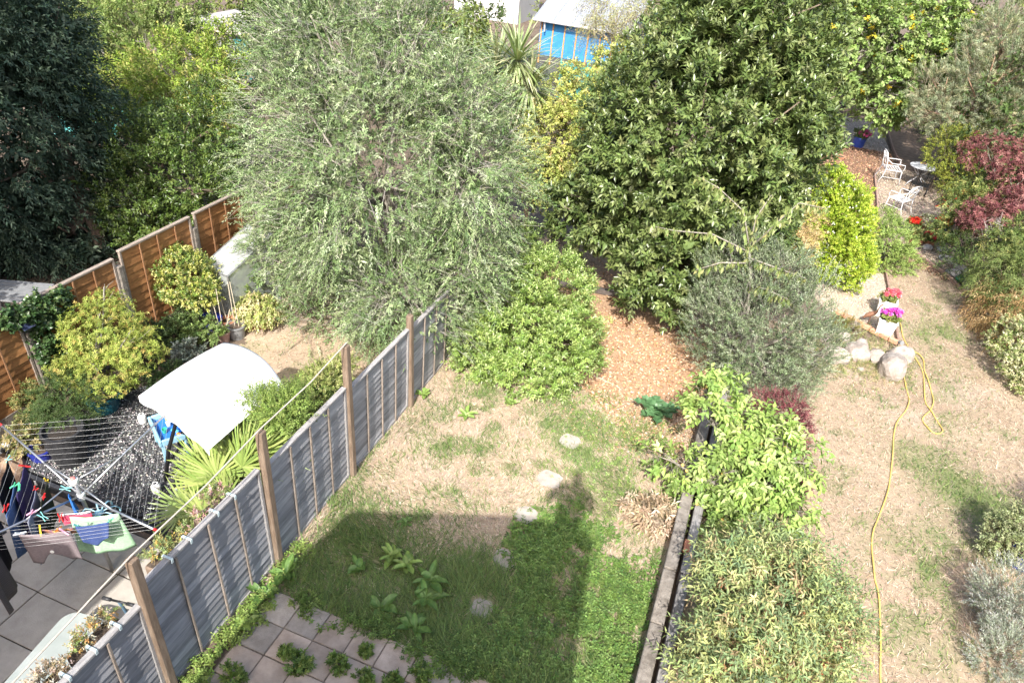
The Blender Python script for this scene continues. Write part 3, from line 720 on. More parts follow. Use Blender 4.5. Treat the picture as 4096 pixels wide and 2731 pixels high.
while y < 8.0:
    L_ = r5.uniform(1.0, 1.5)
    MB().box((r5.uniform(-.02, .02), y + L_ / 2, .15), (.13, L_ - .03, .30), Matrix.Rotation(r5.uniform(-.012, .012), 3, 'Z'), .008).build('board', TIMB, tr_)
    y += L_
MB().box((-.045, 3.35, .315), (.09, .21, .065), None, .006).build('brick', mat('red_brick', (.36, .14, .08), .9, (.5, .24, .15), 30, .5), tr_)

# ------------------------------------------------------------------ fences
WAN = mat('grey_boards', (.21, .21, .22), .8, (.36, .355, .36), 3.0, .08, 18, stretch=(5, .8, 7), objrand=.26, detail=6)
WANB = mat('batten_wood', (.22, .175, .14), .85, (.36, .30, .25), 6.0, .6, 40, stretch=(5, 5, 1), objrand=.15)
POST = mat('post_wood', (.165, .11, .072), .85, (.30, .225, .165), 4.0, .7, 40, stretch=(6, 6, .7), detail=8)
CAP = mat('cap_wood', (.26, .245, .24), .85, (.40, .385, .37), 6, .5, 40, stretch=(6, 1, 6))
ORB = mat('orange_boards', (.25, .11, .04), .7, (.39, .19, .073), 3.0, .15, 20, stretch=(5, 1.0, 7), objrand=.2, detail=6)
CAPD = mat('cap_wood_brown', (.22, .175, .14), .85, (.34, .29, .25), 6, .3, 40, stretch=(6, 1, 6))
ORBB = mat('orange_batten', (.25, .12, .055), .75, (.38, .21, .11), 5.0, .5, 40, stretch=(5, 5, 1), objrand=.15)

def board_mesh(L_, h, t, seed, wave):
    """one waney board: straight top edge, wavy lower edge that stands proud of the board below"""
    r = random.Random(seed); n = 14
    ph = [r.uniform(0, 6.28) for _ in range(3)]
    vs = []
    for i in range(n + 1):
        y = -L_ / 2 + L_ * i / n
        lo = -h / 2 + wave * (math.sin(y * 2.6 + ph[0]) * .6 + math.sin(y * 6.1 + ph[1]) * .4)
        bow = .003 * math.sin(y * 3 + ph[2]); ex = .0015 * math.sin(y * 9 + ph[1])
        vs += [(0 + bow, y, h / 2), (t * .45 + bow, y, h / 2), (t * 3.0 + bow + ex, y, lo), (t * 1.8 + bow + ex, y, lo - .002)]
    fs = []
    for i in range(n):
        a = i * 4; b = a + 4
        for q in range(4):
            q2 = (q + 1) % 4
            fs.append((a + q, a + q2, b + q2, b + q))
    fs += [(3, 2, 1, 0), (n * 4, n * 4 + 1, n * 4 + 2, n * 4 + 3)]
    return MB().add(vs, fs)

def fence_panel(parent, y0, y1, z0, z1, side, bm, wm, capm, nb, nbat, seed, wave=.007, fr=.05):
    """side=+1: laps face +x"""
    r = random.Random(seed)
    L_ = y1 - y0; yc = (y0 + y1) / 2
    frame = MB()
    frame.box((0, 0, z1 - .02), (.075, L_, .04), None, .006)
    frame.box((.012 * side, -L_ / 2 + .02, (z0 + z1) / 2 - .02), (.045, .036, z1 - z0 - .045))
    frame.box((.012 * side, L_ / 2 - .02, (z0 + z1) / 2 - .02), (.045, .036, z1 - z0 - .045))
    p = frame.build('fence_panel', capm, parent); p.location = (0, yc, 0)
    p.rotation_euler = (r.uniform(-.006, .006), r.uniform(-.012, .012), 0)
    h = (z1 - z0 - .05) / nb
    for k in range(nb):
        me = board_mesh(L_ - .075, h * 1.22, .008, seed * 50 + k, wave).mesh('board')
        o = link('board', me, bm, p)
        o.location = (-.012 * side, 0, z0 + h * (k + .5)); 
        if side < 0: o.scale = (-1, 1, 1)
        o.rotation_euler = (r.uniform(-.006, .006), 0, 0)
    for k in range(nbat):
        yy = -L_ / 2 + L_ * (k + 1) / (nbat + 1) + r.uniform(-.02, .02)
        o = MB().box((0, 0, 0), (.022, .028, z1 - z0 - .05), None, .004).build('batten', wm, p)
        o.location = (.034 * side, yy, (z0 + z1) / 2 - .022)
    return p

fm = thing('fence', 'grey weathered lap-board fence between the left and middle gardens', 'fence', (-4.56, 0, 0))
posts = [-.7, 1.15, 3.0, 4.92, 6.77, 8.66, 10.55, 12.4, 14.2]
tops = [1.58, 1.6, 1.78, 1.76, 1.66, 1.62, 1.62, 1.6]
for k in range(len(posts) - 1):
    fence_panel(fm, posts[k] + .05, posts[k + 1] - .05, .05, tops[k], 1, WAN, WANB, CAP, 15, 3, 20 + k)
for k, yy in enumerate(posts):
    top = [1.7, 2.2, 2.27, 2.34, 2.46, 1.9, 1.8, 1.7, 1.7][k]
    mb = MB(); b = .048
    sec = [(-b, -b), (b, -b), (b, b), (-b, b)]
    mb.box((.02, 0, top / 2 - .03), (2 * b, 2 * b, top + .06), None, .008)
    o = mb.build('post', POST, fm); o.location = (.03, yy, 0)
    o.rotation_euler = (random.uniform(-.008, .008), random.uniform(-.012, .004), 0)
# gravel board at the foot
for k in range(1, 7):
    o = MB().box((0, 0, 0), (.03, posts[k + 1] - posts[k] - .12, .08), None, .004).build('gravel_board', CAP, fm)
    o.location = (.01, (posts[k] + posts[k + 1]) / 2, .03)

fl = thing('fence', 'orange brown lap-board fence with concrete posts on the far left', 'fence', (-9.75, 0, 0))
lposts = [.55, 2.37, 4.19, 6.01, 7.84, 9.65, 11.45, 13.3]
ltops = [1.86, 1.88, 1.9, 1.93, 2.02, 2.03, 1.98]
for k in range(len(lposts) - 1):
    fence_panel(fl, lposts[k] + .06, lposts[k + 1] - .06, .32, ltops[k], 1, ORB, ORBB, CAPD, 11 if k < 5 else 9, 3, 60 + k, .005 if k < 5 else .022)
    o = MB().box((0, 0, 0), (.045, lposts[k + 1] - lposts[k] - .11, .3), None, .006).build('gravel_board', CONC, fl)
    o.location = (0, (lposts[k] + lposts[k + 1]) / 2, .155)
for k, yy in enumerate(lposts):
    o = MB().box((0, 0, 0), (.11, .10, 1.78), None, .012).build('post', CONC, fl)
    o.location = (.01, yy, .87)

# right boundary fence mostly hidden by shrubs
fr_ = thing('fence', 'dark board fence hidden behind the right-hand shrubs', 'fence', (8.1, 0, 0))
for k in range(12):
    yy = 9 + k * 1.9
    for q in range(8):
        o = MB().box((0, 0, 0), (.018, 1.84, .2), None, .004).build('board', mat('dark_boards', (.08, .055, .04), .85, (.14, .1, .07), 6, .5, objrand=.2), fr_)
        o.location = (.01 * (q % 2), yy, .18 + q * .19)
    o = MB().box((0, 0, 0), (.09, .09, 1.8), None, .01).build('post', mat('dark_boards', (.1, .1, .1)), fr_); o.location = (.06, yy - .95, .9)

# ------------------------------------------------------------------ the house behind the camera, known only by its shadow
BRICK = mat('house_render', (.42, .30, .22), .9, (.5, .38, .28), 8, .4)
hs = thing('house', 'house rear wing that throws the large straight-edged shadow on the lawn', 'house', (0, -.4, 0))
prof = [(-3.75, 0), (-3.72, 3.8), (-3.55, 4.7), (-3.46, 5.3), (-3.11, 6.37), (-.65, 7.34), (.35, 7.5), (.47, 7.3), (.47, 0)]
def yprism(poly, y0, y1):
    mb = MB(); n = len(poly)
    mb.add([(p[0], y0, p[1]) for p in poly] + [(p[0], y1, p[1]) for p in poly],
           [tuple(range(n)), tuple(range(2 * n - 1, n - 1, -1))] + [((i + 1) % n, i, n + i, n + (i + 1) % n) for i in range(n)])
    return mb
yprism(prof, -.02, -5.0).build('wall', BRICK, hs)
SLATE = mat('roof_slate', (.07, .07, .08), .6, (.12, .12, .13), 20, .3)
rf = MB()
for a, b in ((4, 5), (5, 6)):
    p0, p1 = prof[a], prof[b]
    rf.add([(p0[0], -.04, p0[1] + .004), (p1[0], -.04, p1[1] + .004), (p1[0], -5.0, p1[1] + .004), (p0[0], -5.0, p0[1] + .004)], [(0, 1, 2, 3)])
rf.build('roof', SLATE, hs)
MB().box((-1.9, -.02, 4.6), (1.1, .06, 1.3), None, .01).build('window', mat('window_frame', (.75, .75, .73), .4), hs)
h2 = thing('house', 'neighbouring house wing that shades the washing line patio', 'house', (-8.7, -.45, 0))
MB().box((0, -2.45, 2.3), (5.6, 4.8, 4.6)).build('wall', BRICK, h2)
MB().box((.22, -2.4, 4.82), (6.25, 4.9, .34)).build('roof', SLATE, h2)
MB().box((.6, .01, 3.4), (1.0, .06, 1.1), None, .01).build('window', MATS['window_frame'], h2)

# ================================================================== TREES AND SHRUBS
def plant(key, name, label, cat, base, r0, bark, group=None, forks=3, lean=(0, 0), trunk_name='trunk', blobs=None):
    bl = blobs or BL[key]
    bx, by = base
    t = thing(name, label, cat, (bx, by, 0), 0, group)
    rel = [(b[0] - bx, b[1] - by, b[2], b[3], b[4], b[5]) for b in bl]
    if r0 > 0:
        trunk(t, (0, 0, 0), rel, r0, bark, trunk_name, forks, lean, rs=len(name) + int(abs(bx) * 10))
    return t, rel

OLIVE = [(.19, .265, .105), (.26, .33, .155), (.15, .22, .085), (.34, .395, .24), (.115, .18, .065)]
t, b = plant('olive', 'olive_tree', 'large silvery green olive tree overhanging the grey fence', 'tree', (-6.3, 11.3), .16, BARK_GREY, forks=7)
foliage('crown', t, LEAF_SILVER, b, 1400, .30, 9, .42, 16, .062, .0175, OLIVE, spread=.75, up=.3, ang=.6, droop=.3, twig=(.42, .40, .34), twr=.0045, inner=.3, fold=.1)
foliage('inner_crown', t, LEAF_SILVER, [(q[0], q[1], q[2], q[3] * .75, q[4] * .75, q[5] * .75) for q in b], 520, .35, 5, .35, 9, .12, .035, OLIVE, inner=.3, low=-1, droop=.3)

BAY = [(.09, .135, .038), (.12, .17, .05), (.15, .20, .066), (.075, .115, .032), (.19, .23, .092)]
t, b = plant('bay', 'bay_tree', 'tall dense dark green bay tree beside the mulch bed', 'tree', (-.9, 14.9), .17, BARK, forks=5)
foliage('crown', t, LEAF_GLOSS, b, 1350, .27, 10, .17, 9, .13, .053, BAY, spread=.7, up=.35, ang=.95, inner=.3, fold=.12, curl=.1, tipcol=((.2, .24, .07), .35))

foliage('inner_crown', t, LEAF_GLOSS, [(q[0], q[1], q[2], q[3] * .72, q[4] * .72, q[5] * .72) for q in b], 420, .3, 5, .2, 6, .2, .11, BAY, inner=.3, low=-1)

t, b = plant('oliveb', 'olive_shrub', 'grey green olive shrub beyond the low wall', 'shrub', (.9, 12.4), .07, BARK_GREY, forks=4)
foliage('crown', t, LEAF_SILVER, b, 600, .2, 8, .28, 13, .056, .017, [(.17, .225, .115), (.23, .28, .155), (.125, .175, .08), (.30, .345, .225)], spread=.8, up=.9, ang=.7, twig=(.3, .29, .25), twr=.004, inner=.25, low=-.9)

t, b = plant('choisya', 'flowering_shrub', 'bright green spreading shrub on the middle lawn by the fence', 'shrub', (-3.2, 11.0), .05, BARK, forks=4)
foliage('crown', t, LEAF_GLOSS, b, 1150, .16, 7, .13, 8, .068, .026, [(.19, .285, .06), (.25, .345, .085), (.14, .22, .045), (.30, .39, .12)], spread=.6, up=.5, ang=1.05, inner=.25, low=-.95, tipcol=((.46, .53, .25), .5))

t, b = plant('apple', 'apple_tree', 'small bright green apple tree leaning over the low wall', 'tree', (.95, 8.75), .05, BARK_GREY, forks=5)
foliage('crown', t, LEAF, b, 300, .14, 4, .24, 8, .115, .056, [(.25, .36, .085), (.31, .42, .115), (.19, .29, .07), (.38, .47, .17)], spread=.8, up=.15, ang=1.0, droop=.15, hang=.35, inner=.15, low=-.95, fold=.16, twig=(.3, .27, .22), twr=.005)
ra = random.Random(4)
for k in range(14):
    bb = b[ra.randrange(len(b))]; d = Vector((ra.uniform(-1, 1), ra.uniform(-1, .3), ra.uniform(-.3, .9))).normalized()
    o = MB().lathe([(.002, -.026), (.02, -.02), (.027, 0), (.021, .02), (.005, .024)], 8).build('apple', mat('apple_skin', (.62, .50, .14), .4, (.6, .36, .12), 20), t, smooth=True)
    o.location = (bb[0] + d.x * bb[3], bb[1] + d.y * bb[4], bb[2] + d.z * bb[5])

NAND = [(.22, .29, .13), (.30, .36, .14), (.17, .24, .115), (.40, .43, .17), (.38, .29, .16), (.48, .45, .22)]
t, b = plant('nandina', 'nandina_shrub', 'broad bamboo-like nandina shrub in the bottom foreground', 'shrub', (1.6, 5.95), .03, BARK, forks=8)
foliage('crown', t, LEAF, b, 430, .24, 7, .30, 10, .09, .022, NAND, w=[3, 3, 2, 2, .8, 1], spread=1.0, up=.5, ang=.95, droop=.2, hang=.2, inner=.2, low=-.95, twig=(.3, .17, .1), twr=.003)
# red berries and orange tips of the nandina
t2 = foliage('berries', t, LEAF, b, 40, .07, 5, .05, 7, .016, .014, [(.45, .07, .04), (.55, .2, .1), (.5, .3, .15)], up=.5, inner=.1)

t, b = plant('redb', 'barberry_shrub', 'dark red barberry shrub between apple tree and right lawn', 'shrub', (1.6, 10.3), .02, BARK, forks=5)
foliage('crown', t, LEAF, b, 330, .09, 5, .13, 9, .03, .018, [(.16, .04, .05), (.22, .07, .075), (.11, .03, .035), (.27, .13, .12)], inner=.2, up=.4, low=-.95)

# cherry sapling: few long branches, big drooping leaves
t = thing('cherry_sapling', 'thin cherry sapling with drooping leaves in front of the bay tree', 'tree', (.55, 12.15, 0))
cb = [((0, 0, 0), (0, .03, 1.0), (-.25, .1, 1.75)), ((-.25, .1, 1.75), (-.55, .1, 2.4), (-1.1, 0, 2.75), (-1.55, .1, 2.85)), ((-.25, .1, 1.75), (.1, 0, 2.4), (.35, .1, 2.75), (.85, .1, 2.75)),
      ((-.3, .1, 1.7), (-1.0, -.1, 1.95), (-1.7, -.1, 1.85), (-2.2, 0, 1.8)), ((-.2, .05, 1.6), (.4, 0, 1.55), (.9, .1, 1.45)), ((-.2, .05, 1.5), (-.7, -.2, 1.5), (-1.1, -.3, 1.3)),
      ((-.25, .1, 1.75), (-.3, .2, 2.3), (-.15, .2, 2.75)), ((0, .03, 1.1), (.3, -.2, 1.2), (.75, -.3, 1.15))]
cb = [tuple((p[0] * .92, p[1], p[2] + (1.05 if p[2] > .9 else 0)) for p in pl) for pl in cb]
mb = MB()
for k, pl in enumerate(cb):
    mb.tube(pl, [.03, .026, .02][:len(pl)] if k == 0 else [.017, .012, .009, .004][:len(pl)], 5)
mb.build('trunk', BARK_GREY, t, smooth=True)
P = []
for pl in cb[1:]:
    for a, c in zip(pl[:-1], pl[1:]):
        for q in np.linspace(0, 1, 13):
            P.append(np.array(a) * (1 - q) + np.array(c) * q)
for z in np.linspace(.3, 1.3, 18): P.append(np.array([.02, .03, z]))
P = np.repeat(np.array(P), 3, 0) + rng.normal(0, .035, (len(P) * 3, 3)); n = len(P)
D = rdir(n) * .45 + np.array([0, 0, -1.0]); N_ = rdir(n) + np.array([.2, -.6, .2])
V, F, Cc = leaf_arrays(P, D, N_, .13 * rng.uniform(.7, 1.2, n), .055 * rng.uniform(.7, 1.1, n), pick([(.22, .27, .09), (.28, .33, .13), (.17, .22, .07), (.36, .37, .17)], n, .15), .12, .1)
link('crown', npmesh('crown', V, F, Cc), LEAF, t)

t, b = plant('straw', 'dried_shrub', 'straw yellow dried shrub behind the grey olive shrub', 'shrub', (1.3, 15.6), .02, BARK, forks=6)
foliage('crown', t, LEAF, b, 200, .12, 6, .2, 9, .05, .014, [(.55, .42, .2), (.62, .5, .28), (.45, .33, .15)], up=.3, droop=.3, inner=.2, low=-.95, twig=(.45, .33, .18), twr=.003)

t, b = plant('lime', 'lime_shrub', 'lime yellow conical shrub flecked with tiny white flowers', 'shrub', (2.4, 18.1), .04, BARK, forks=5)
foliage('crown', t, LEAF, b, 1150, .1, 7, .12, 7, .055, .028, [(.33, .44, .045), (.41, .50, .06), (.26, .37, .035), (.48, .55, .11)], spread=.6, up=.6, ang=.7, inner=.2, low=-.95)
foliage('inner_crown', t, LEAF, [(q[0], q[1], q[2], q[3] * .75, q[4] * .75, q[5] * .75) for q in b], 260, .15, 5, .12, 6, .09, .05, [(.33, .44, .045), (.26, .37, .035)], inner=.3, low=-1)
foliage('flowers', t, PETAL, [(q[0], q[1], q[2], q[3] * 1.05, q[4] * 1.05, q[5] * 1.05) for q in b], 420, .05, 2, .03, 4, .022, .02, [(.8, .8, .74)], inner=0, up=.3, ang=1.3)

t, b = plant('greenb', 'green_shrub', 'rounded light green shrub at the head of the right lawn', 'shrub', (4.0, 19.9), .03, BARK, forks=4)
foliage('crown', t, LEAF, b, 420, .12, 6, .16, 8, .05, .024, [(.24, .33, .08), (.30, .40, .12), (.18, .26, .06)], up=.5, inner=.2, low=-.95, tipcol=((.42, .48, .2), .3))

# ---- the left garden
MAPL = [(.27, .32, .065), (.34, .37, .085), (.22, .28, .05), (.40, .30, .08), (.19, .25, .045), (.46, .40, .13)]
t, b = plant('maple', 'japanese_maple', 'yellow green japanese maple growing in the teal pot', 'tree', (-8.85, 6.3), .03, BARK_GREY, forks=4)
t.location.z = .33
for o in t.children: o.location.z = -.33 if o.name.startswith('crown') else 0
o = foliage('crown', t, LEAF, b, 560, .13, 6, .03, 7, .05, .015, MAPL, w=[4, 4, 3, .8, 2, .8], spread=.5, up=.7, ang=1.25, inner=.25, low=-.8, hang=.15)
o.location.z = -.33
t, b = plant('stdvar', 'standard_shrub', 'clipped yellow and green variegated shrub on a bare stem by the orange fence', 'shrub', (-9.0, 9.0), .022, BARK_GREY, forks=4)
foliage('crown', t, LEAF_GLOSS, b, 400, .1, 6, .1, 7, .046, .025, [(.34, .36, .08), (.18, .25, .05), (.46, .46, .16), (.11, .17, .035)], up=.4, inner=.2, low=-1)
t, b = plant('potbush', 'feathery_shrub', 'dark feathery green shrub standing in the tall black pots', 'shrub', (-8.35, 5.15), .02, BARK, forks=5)
foliage('crown', t, LEAF, b, 260, .1, 6, .16, 12, .035, .008, [(.07, .12, .03), (.10, .15, .045), (.05, .09, .025)], up=.3, droop=.3, inner=.25, low=-1)
t, b = plant('euon', 'variegated_shrub', 'small yellow green shrub behind the second fence post', 'shrub', (-5.45, 7.5), .025, BARK, forks=4)
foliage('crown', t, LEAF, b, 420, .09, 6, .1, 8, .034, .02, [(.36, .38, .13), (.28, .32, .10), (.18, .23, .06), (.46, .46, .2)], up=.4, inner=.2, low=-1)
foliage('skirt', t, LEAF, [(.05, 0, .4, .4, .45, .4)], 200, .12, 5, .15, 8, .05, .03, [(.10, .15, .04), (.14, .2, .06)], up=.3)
t, b = plant('greens', 'leafy_shrub', 'loose fresh green shrub between fan palm and white canopy', 'shrub', (-5.55, 6.2), .02, BARK, forks=5)
foliage('crown', t, LEAF, b, 170, .12, 6, .22, 12, .035, .014, [(.20, .28, .06), (.26, .34, .09), (.15, .22, .05)], up=.6, inner=.2, low=-1)

# ---- beyond the left fence
SPR = [(.045, .08, .05), (.06, .10, .066), (.035, .063, .04), (.09, .13, .08)]
t, b = plant('conifer', 'spruce_tree', 'dark blue green spruce filling the upper left corner', 'tree', (-13.2, 10.2), .17, BARK, forks=6)
foliage('crown', t, LEAF, b, 1250, .3, 6, .42, 10, .11, .032, SPR, spread=.5, up=-.05, ang=.7, droop=.3, inner=.3, low=-1)
HED = [(.075, .125, .024), (.10, .155, .03), (.055, .095, .02), (.13, .18, .045)]
foliage('inner_crown', t, LEAF, [(q[0], q[1], q[2], q[3] * .75, q[4] * .75, q[5] * .75) for q in b], 350, .35, 5, .3, 6, .2, .09, SPR, inner=.3, low=-1)
t, b = plant('hedge', 'privet_hedge', 'dark green privet behind the orange fence', 'hedge', (-13.2, 11.9), .06, BARK, forks=6)
foliage('crown', t, LEAF_GLOSS, b, 900, .22, 6, .2, 8, .08, .038, HED, up=.3, inner=.3, low=-1)
t, b = plant('tree_yel', 'ash_tree', 'sunlit yellow green tree above the dark privet', 'tree', (-14.4, 15.0), .09, BARK_GREY, forks=6)
foliage('crown', t, LEAF, b, 800, .21, 6, .22, 7, .095, .045, [(.21, .30, .045), (.27, .36, .06), (.16, .24, .035), (.38, .38, .11)], up=.4, inner=.25, low=-1, twig=(.2, .16, .1))
t, b = plant('tree_tl', 'apple_tree', 'old apple tree with yellow fruit at the top left', 'tree', (-18.8, 18.0), .12, BARK_GREY, forks=6)
foliage('crown', t, LEAF, b, 620, .26, 6, .26, 8, .10, .055, [(.16, .23, .06), (.21, .28, .085), (.12, .18, .04), (.28, .33, .12)], up=.3, inner=.3, low=-1, twig=(.2, .16, .1))
foliage('fruit', t, LEAF, b, 50, .1, 1, .02, 2, .07, .07, [(.7, .6, .15)], inner=0, fold=.0)
# unseen tall tree added off left, crown shaped to shade spruce and privet
SH = [(-13.3, 5.3, 6.9, 2.1, 1.8, 2.6), (-14.2, 5.0, 4.0, 2.4, 1.8, 2.4), (-12.6, 5.6, 8.1, 1.2, 1.2, 1.6)]
t, b = plant(None, 'lime_tree', 'unseen tall tree added left of the spruce to shade it', 'tree', (-13.6, 5.2), .22, BARK, forks=5, blobs=SH)
foliage('crown', t, LEAF, b, 430, .4, 6, .4, 8, .14, .09, HED, up=.2, inner=.35, low=-1)

# ---- middle distance
t = thing('cabbage_palm', 'cabbage palm with spiky sword leaves between olive and bay', 'palm', (-6.0, 16.6, 0))
mb = MB(); heads = [(.1, 0, 4.25), (-.45, .1, 3.9), (.5, -.1, 3.7), (.65, -.2, 3.0), (.35, -.4, 2.4), (-.1, -.2, 3.3)]
mb.tube([(0, 0, -.05), (.05, 0, 1.2), (.1, 0, 2.2)], [.16, .13, .11], 8)
for h in heads: mb.tube([(.08, 0, 1.9), (h[0] * .7, h[1] * .7, h[2] - .5), h], [.1, .08, .07], 6)
mb.build('trunk', BARK, t, smooth=True)
parts = []
for h in heads:
    n = 190; d = rdir(n); d[:, 2] = d[:, 2] * .9 + .25; d = unit(d)
    L_ = rng.uniform(.8, 1.25, n)
    parts.append(long_leaf_arrays(np.array(h) + d * .06, d, np.tile([0, 0, 1.0], (n, 1)) + rdir(n) * .15, L_, .05, pick([(.26, .32, .14), (.33, .38, .19), (.2, .27, .1), (.42, .43, .26)], n, .12), rng.uniform(.1, .55, n)))
V, F, Cc = merge(parts); link('crown', npmesh('crown', V, F, Cc), LEAF_GLOSS, t)
P = np.repeat(np.array([(-.6, -.35, 3.95), (.1, -.55, 3.8)]), 240, 0) + rng.normal(0, .15, (480, 3))
V, F, Cc = leaf_arrays(P, rdir(480), rdir(480), .07, .02, pick([(.6, .55, .36), (.66, .62, .45)], 480, .1))
link('flower_sprays', npmesh('flower_sprays', V, F, Cc), LEAF, t)

t, b = plant('spindle', 'spindle_tree', 'yellowing loose shrub between olive and bay tree', 'shrub', (-4.2, 16.6), .05, BARK_GREY, forks=6)
foliage('crown', t, LEAF, b, 600, .2, 6, .22, 8, .075, .044, [(.38, .41, .11), (.46, .47, .15), (.29, .34, .08), (.45, .33, .15)], w=[4, 4, 3, .5], up=.2, droop=.2, hang=.2, inner=.25, low=-1, twig=(.3, .22, .15))
t, b = plant('willow', 'weeping_birch', 'thin hanging birch foliage in front of the blue shed roof', 'tree', (-4.4, 23.5), .06, BARK_GREY, forks=8)
foliage('crown', t, LEAF, b, 340, .2, 5, .4, 9, .04, .022, [(.32, .32, .13), (.40, .38, .18), (.24, .26, .09)], up=-.2, droop=.7, inner=.2, low=-1, twig=(.25, .2, .14), twr=.004)

t, b = plant('plane', 'tulip_tree', 'tall light green tree with big lobed leaves at the top right', 'tree', (2.0, 32.2), .14, BARK_GREY, forks=9)
foliage('crown', t, LEAF, b, 620, .3, 6, .3, 7, .14, .12, [(.18, .26, .07), (.23, .32, .1), (.14, .21, .055), (.32, .38, .16), (.62, .5, .05)], w=[4, 4, 3, 2, .25], up=.2, hang=.25, droop=.15, inner=.15, low=-1, twig=(.33, .3, .25), twr=.006)
t, b = plant('pine', 'pine_tree', 'grey green pine with upswept needles along the right edge', 'tree', (6.6, 28.4), .16, mat('pine_bark', (.26, .15, .10), .9, (.42, .28, .2), 12, .6, stretch=(1, 1, .3)), forks=6)
foliage('crown', t, LEAF, b, 850, .24, 5, .28, 15, .12, .019, [(.27, .32, .2), (.34, .38, .25), (.2, .25, .14), (.40, .39, .25)], up=.4, spread=.7, ang=.7, inner=.25, low=-.9, twig=(.35, .27, .2), twr=.007)
t, b = plant('redmaple', 'red_maple', 'dark red japanese maple at the right edge below the pine', 'tree', (6.4, 21.8), .04, BARK_GREY, forks=5)
foliage('crown', t, LEAF, b, 400, .16, 6, .04, 7, .08, .026, [(.17, .055, .06), (.23, .09, .085), (.12, .035, .04), (.30, .15, .13)], spread=.5, up=.6, ang=1.25, inner=.25, low=-.8, hang=.1)
t, b = plant('bordR', 'border_shrub', 'mixed green and yellow border shrub below the red maple', 'shrub', (6.0, 20.9), .03, BARK, forks=5)
foliage('crown', t, LEAF, b, 360, .17, 6, .2, 8, .07, .03, [(.12, .17, .045), (.18, .22, .06), (.3, .31, .1), (.08, .12, .03)], up=.2, droop=.2, inner=.25, low=-1)
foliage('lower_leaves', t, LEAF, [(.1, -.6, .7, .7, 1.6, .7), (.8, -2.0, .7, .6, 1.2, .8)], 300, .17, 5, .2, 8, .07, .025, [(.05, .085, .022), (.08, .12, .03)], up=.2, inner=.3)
t, b = plant('lightR', 'yellow_shrub', 'olive yellow shrub behind the garden table', 'shrub', (5.9, 27.2), .04, BARK, forks=4, blobs=[(6.0, 27.0, 1.5, .75, .7, .7), (6.4, 26.2, 1.0, .6, .6, .6), (6.9, 28.4, 1.5, .9, .9, .9)])
foliage('crown', t, LEAF, b, 280, .17, 6, .2, 8, .06, .03, [(.20, .23, .03), (.26, .28, .045), (.14, .17, .025)], up=.4, inner=.25, low=-1)
t, b = plant('bamboo', 'bamboo_clump', 'bamboo clump with dead tan leaves at the right edge', 'bamboo', (6.5, 17.6), .015, BARK, forks=8, blobs=[(6.0, 17.9, 1.3, .5, .6, .6), (6.6, 17.2, 1.2, .6, .6, .7), (6.9, 18.4, 1.5, .7, .8, .8)])
foliage('crown', t, LEAF, b, 300, .2, 6, .3, 9, .09, .013, [(.16, .21, .06), (.22, .27, .09), (.1, .15, .04)], up=.3, droop=.5, hang=.4, inner=.25, low=-1)
foliage('dead_leaves', t, LEAF, [(.1, -.9, .55, .75, .6, .55), (-.3, -.2, .6, .5, .5, .5)], 240, .18, 6, .3, 9, .1, .012, [(.45, .30, .14), (.55, .40, .22), (.32, .2, .09)], up=-.2, droop=.5, hang=.5, inner=.25, low=-1)
t, b = plant('varig', 'variegated_hedge', 'cream variegated clipped shrub at the right edge of the lawn', 'shrub', (6.5, 15.2), .04, BARK, forks=4, blobs=[(6.35, 15.2, .75, .6, .6, .62), (6.6, 14.8, .4, .55, .5, .45), (6.2, 16.1, .5, .4, .4, .4)])
foliage('crown', t, LEAF, b, 430, .1, 6, .1, 8, .04, .026, [(.5, .5, .28), (.58, .57, .36), (.28, .33, .12), (.16, .22, .06)], up=.4, inner=.2, low=-1)
t, b = plant('roseR', 'rose_shrub', 'sparse grey green shrub above the dark blue pot', 'shrub', (5.35, 9.55), .02, BARK, forks=6)
foliage('crown', t, LEAF, b, 170, .1, 5, .16, 9, .04, .02, [(.26, .3, .15), (.33, .36, .2), (.2, .24, .1)], up=.4, inner=.2, low=-1, twig=(.35, .28, .2), twr=.003)
t, b = plant('lav', 'lavender_bush', 'silvery lavender bush in the bottom right corner', 'shrub', (5.1, 7.85), .02, BARK, forks=6)
foliage('crown', t, LEAF_SILVER, b, 260, .1, 7, .2, 10, .045, .009, [(.30, .33, .25), (.38, .40, .33), (.22, .26, .18)], up=.8, spread=.5, ang=.5, inner=.2, low=-1, tipcol=((.34, .3, .36), .4))
# off-frame tree in the right border whose shade crosses the lawn
t, b = plant(None, 'plum_tree', 'tree just outside the right border shading the lawn edge', 'tree', (6.75, 8.7), .07, BARK, forks=5, blobs=[(6.6, 8.8, 1.7, .6, .8, .6), (7.1, 8.2, 1.9, .7, .9, .8), (6.5, 9.4, 1.3, .45, .5, .4)])
foliage('crown', t, LEAF, b, 220, .18, 6, .25, 9, .07, .035, HED, up=.2, inner=.3, low=-1)

# ---- background trees that close the top of the picture
BGC = [(.07, .11, .03), (.10, .145, .045), (.05, .085, .022), (.14, .185, .06)]
bgs = [(-27, 33, 2.6, 'dark leafy tree far behind at the upper left'), (-21.5, 34, 3.0, 'round green tree behind the grey flat roof'), (-16.5, 33, 3.2, 'broad green tree behind the olive crown'),
       (-9.5, 43, 4.0, 'dark tree behind the pale house wall'), (.5, 37, 3.0, 'dark green tree behind the bay tree'), (4.6, 40, 3.2, 'tall green tree behind the light lobed-leaf tree'),
       (9.5, 36, 3.4, 'dark tree behind the pine'), (9.0, 28, 2.6, 'shaded tree on the right behind the pine trunk'), (14, 47, 4.5, 'farthest tree at the upper right'), (-2.5, 46, 4.2, 'far tree behind the blue shed'),
       (-31, 26, 2.6, 'shaded tree behind the spruce'), (-18.0, 24.0, 1.6, 'low bush in front of the grey flat roof'), (-11.0, 23.5, 1.7, 'low bush behind the olive tree')]
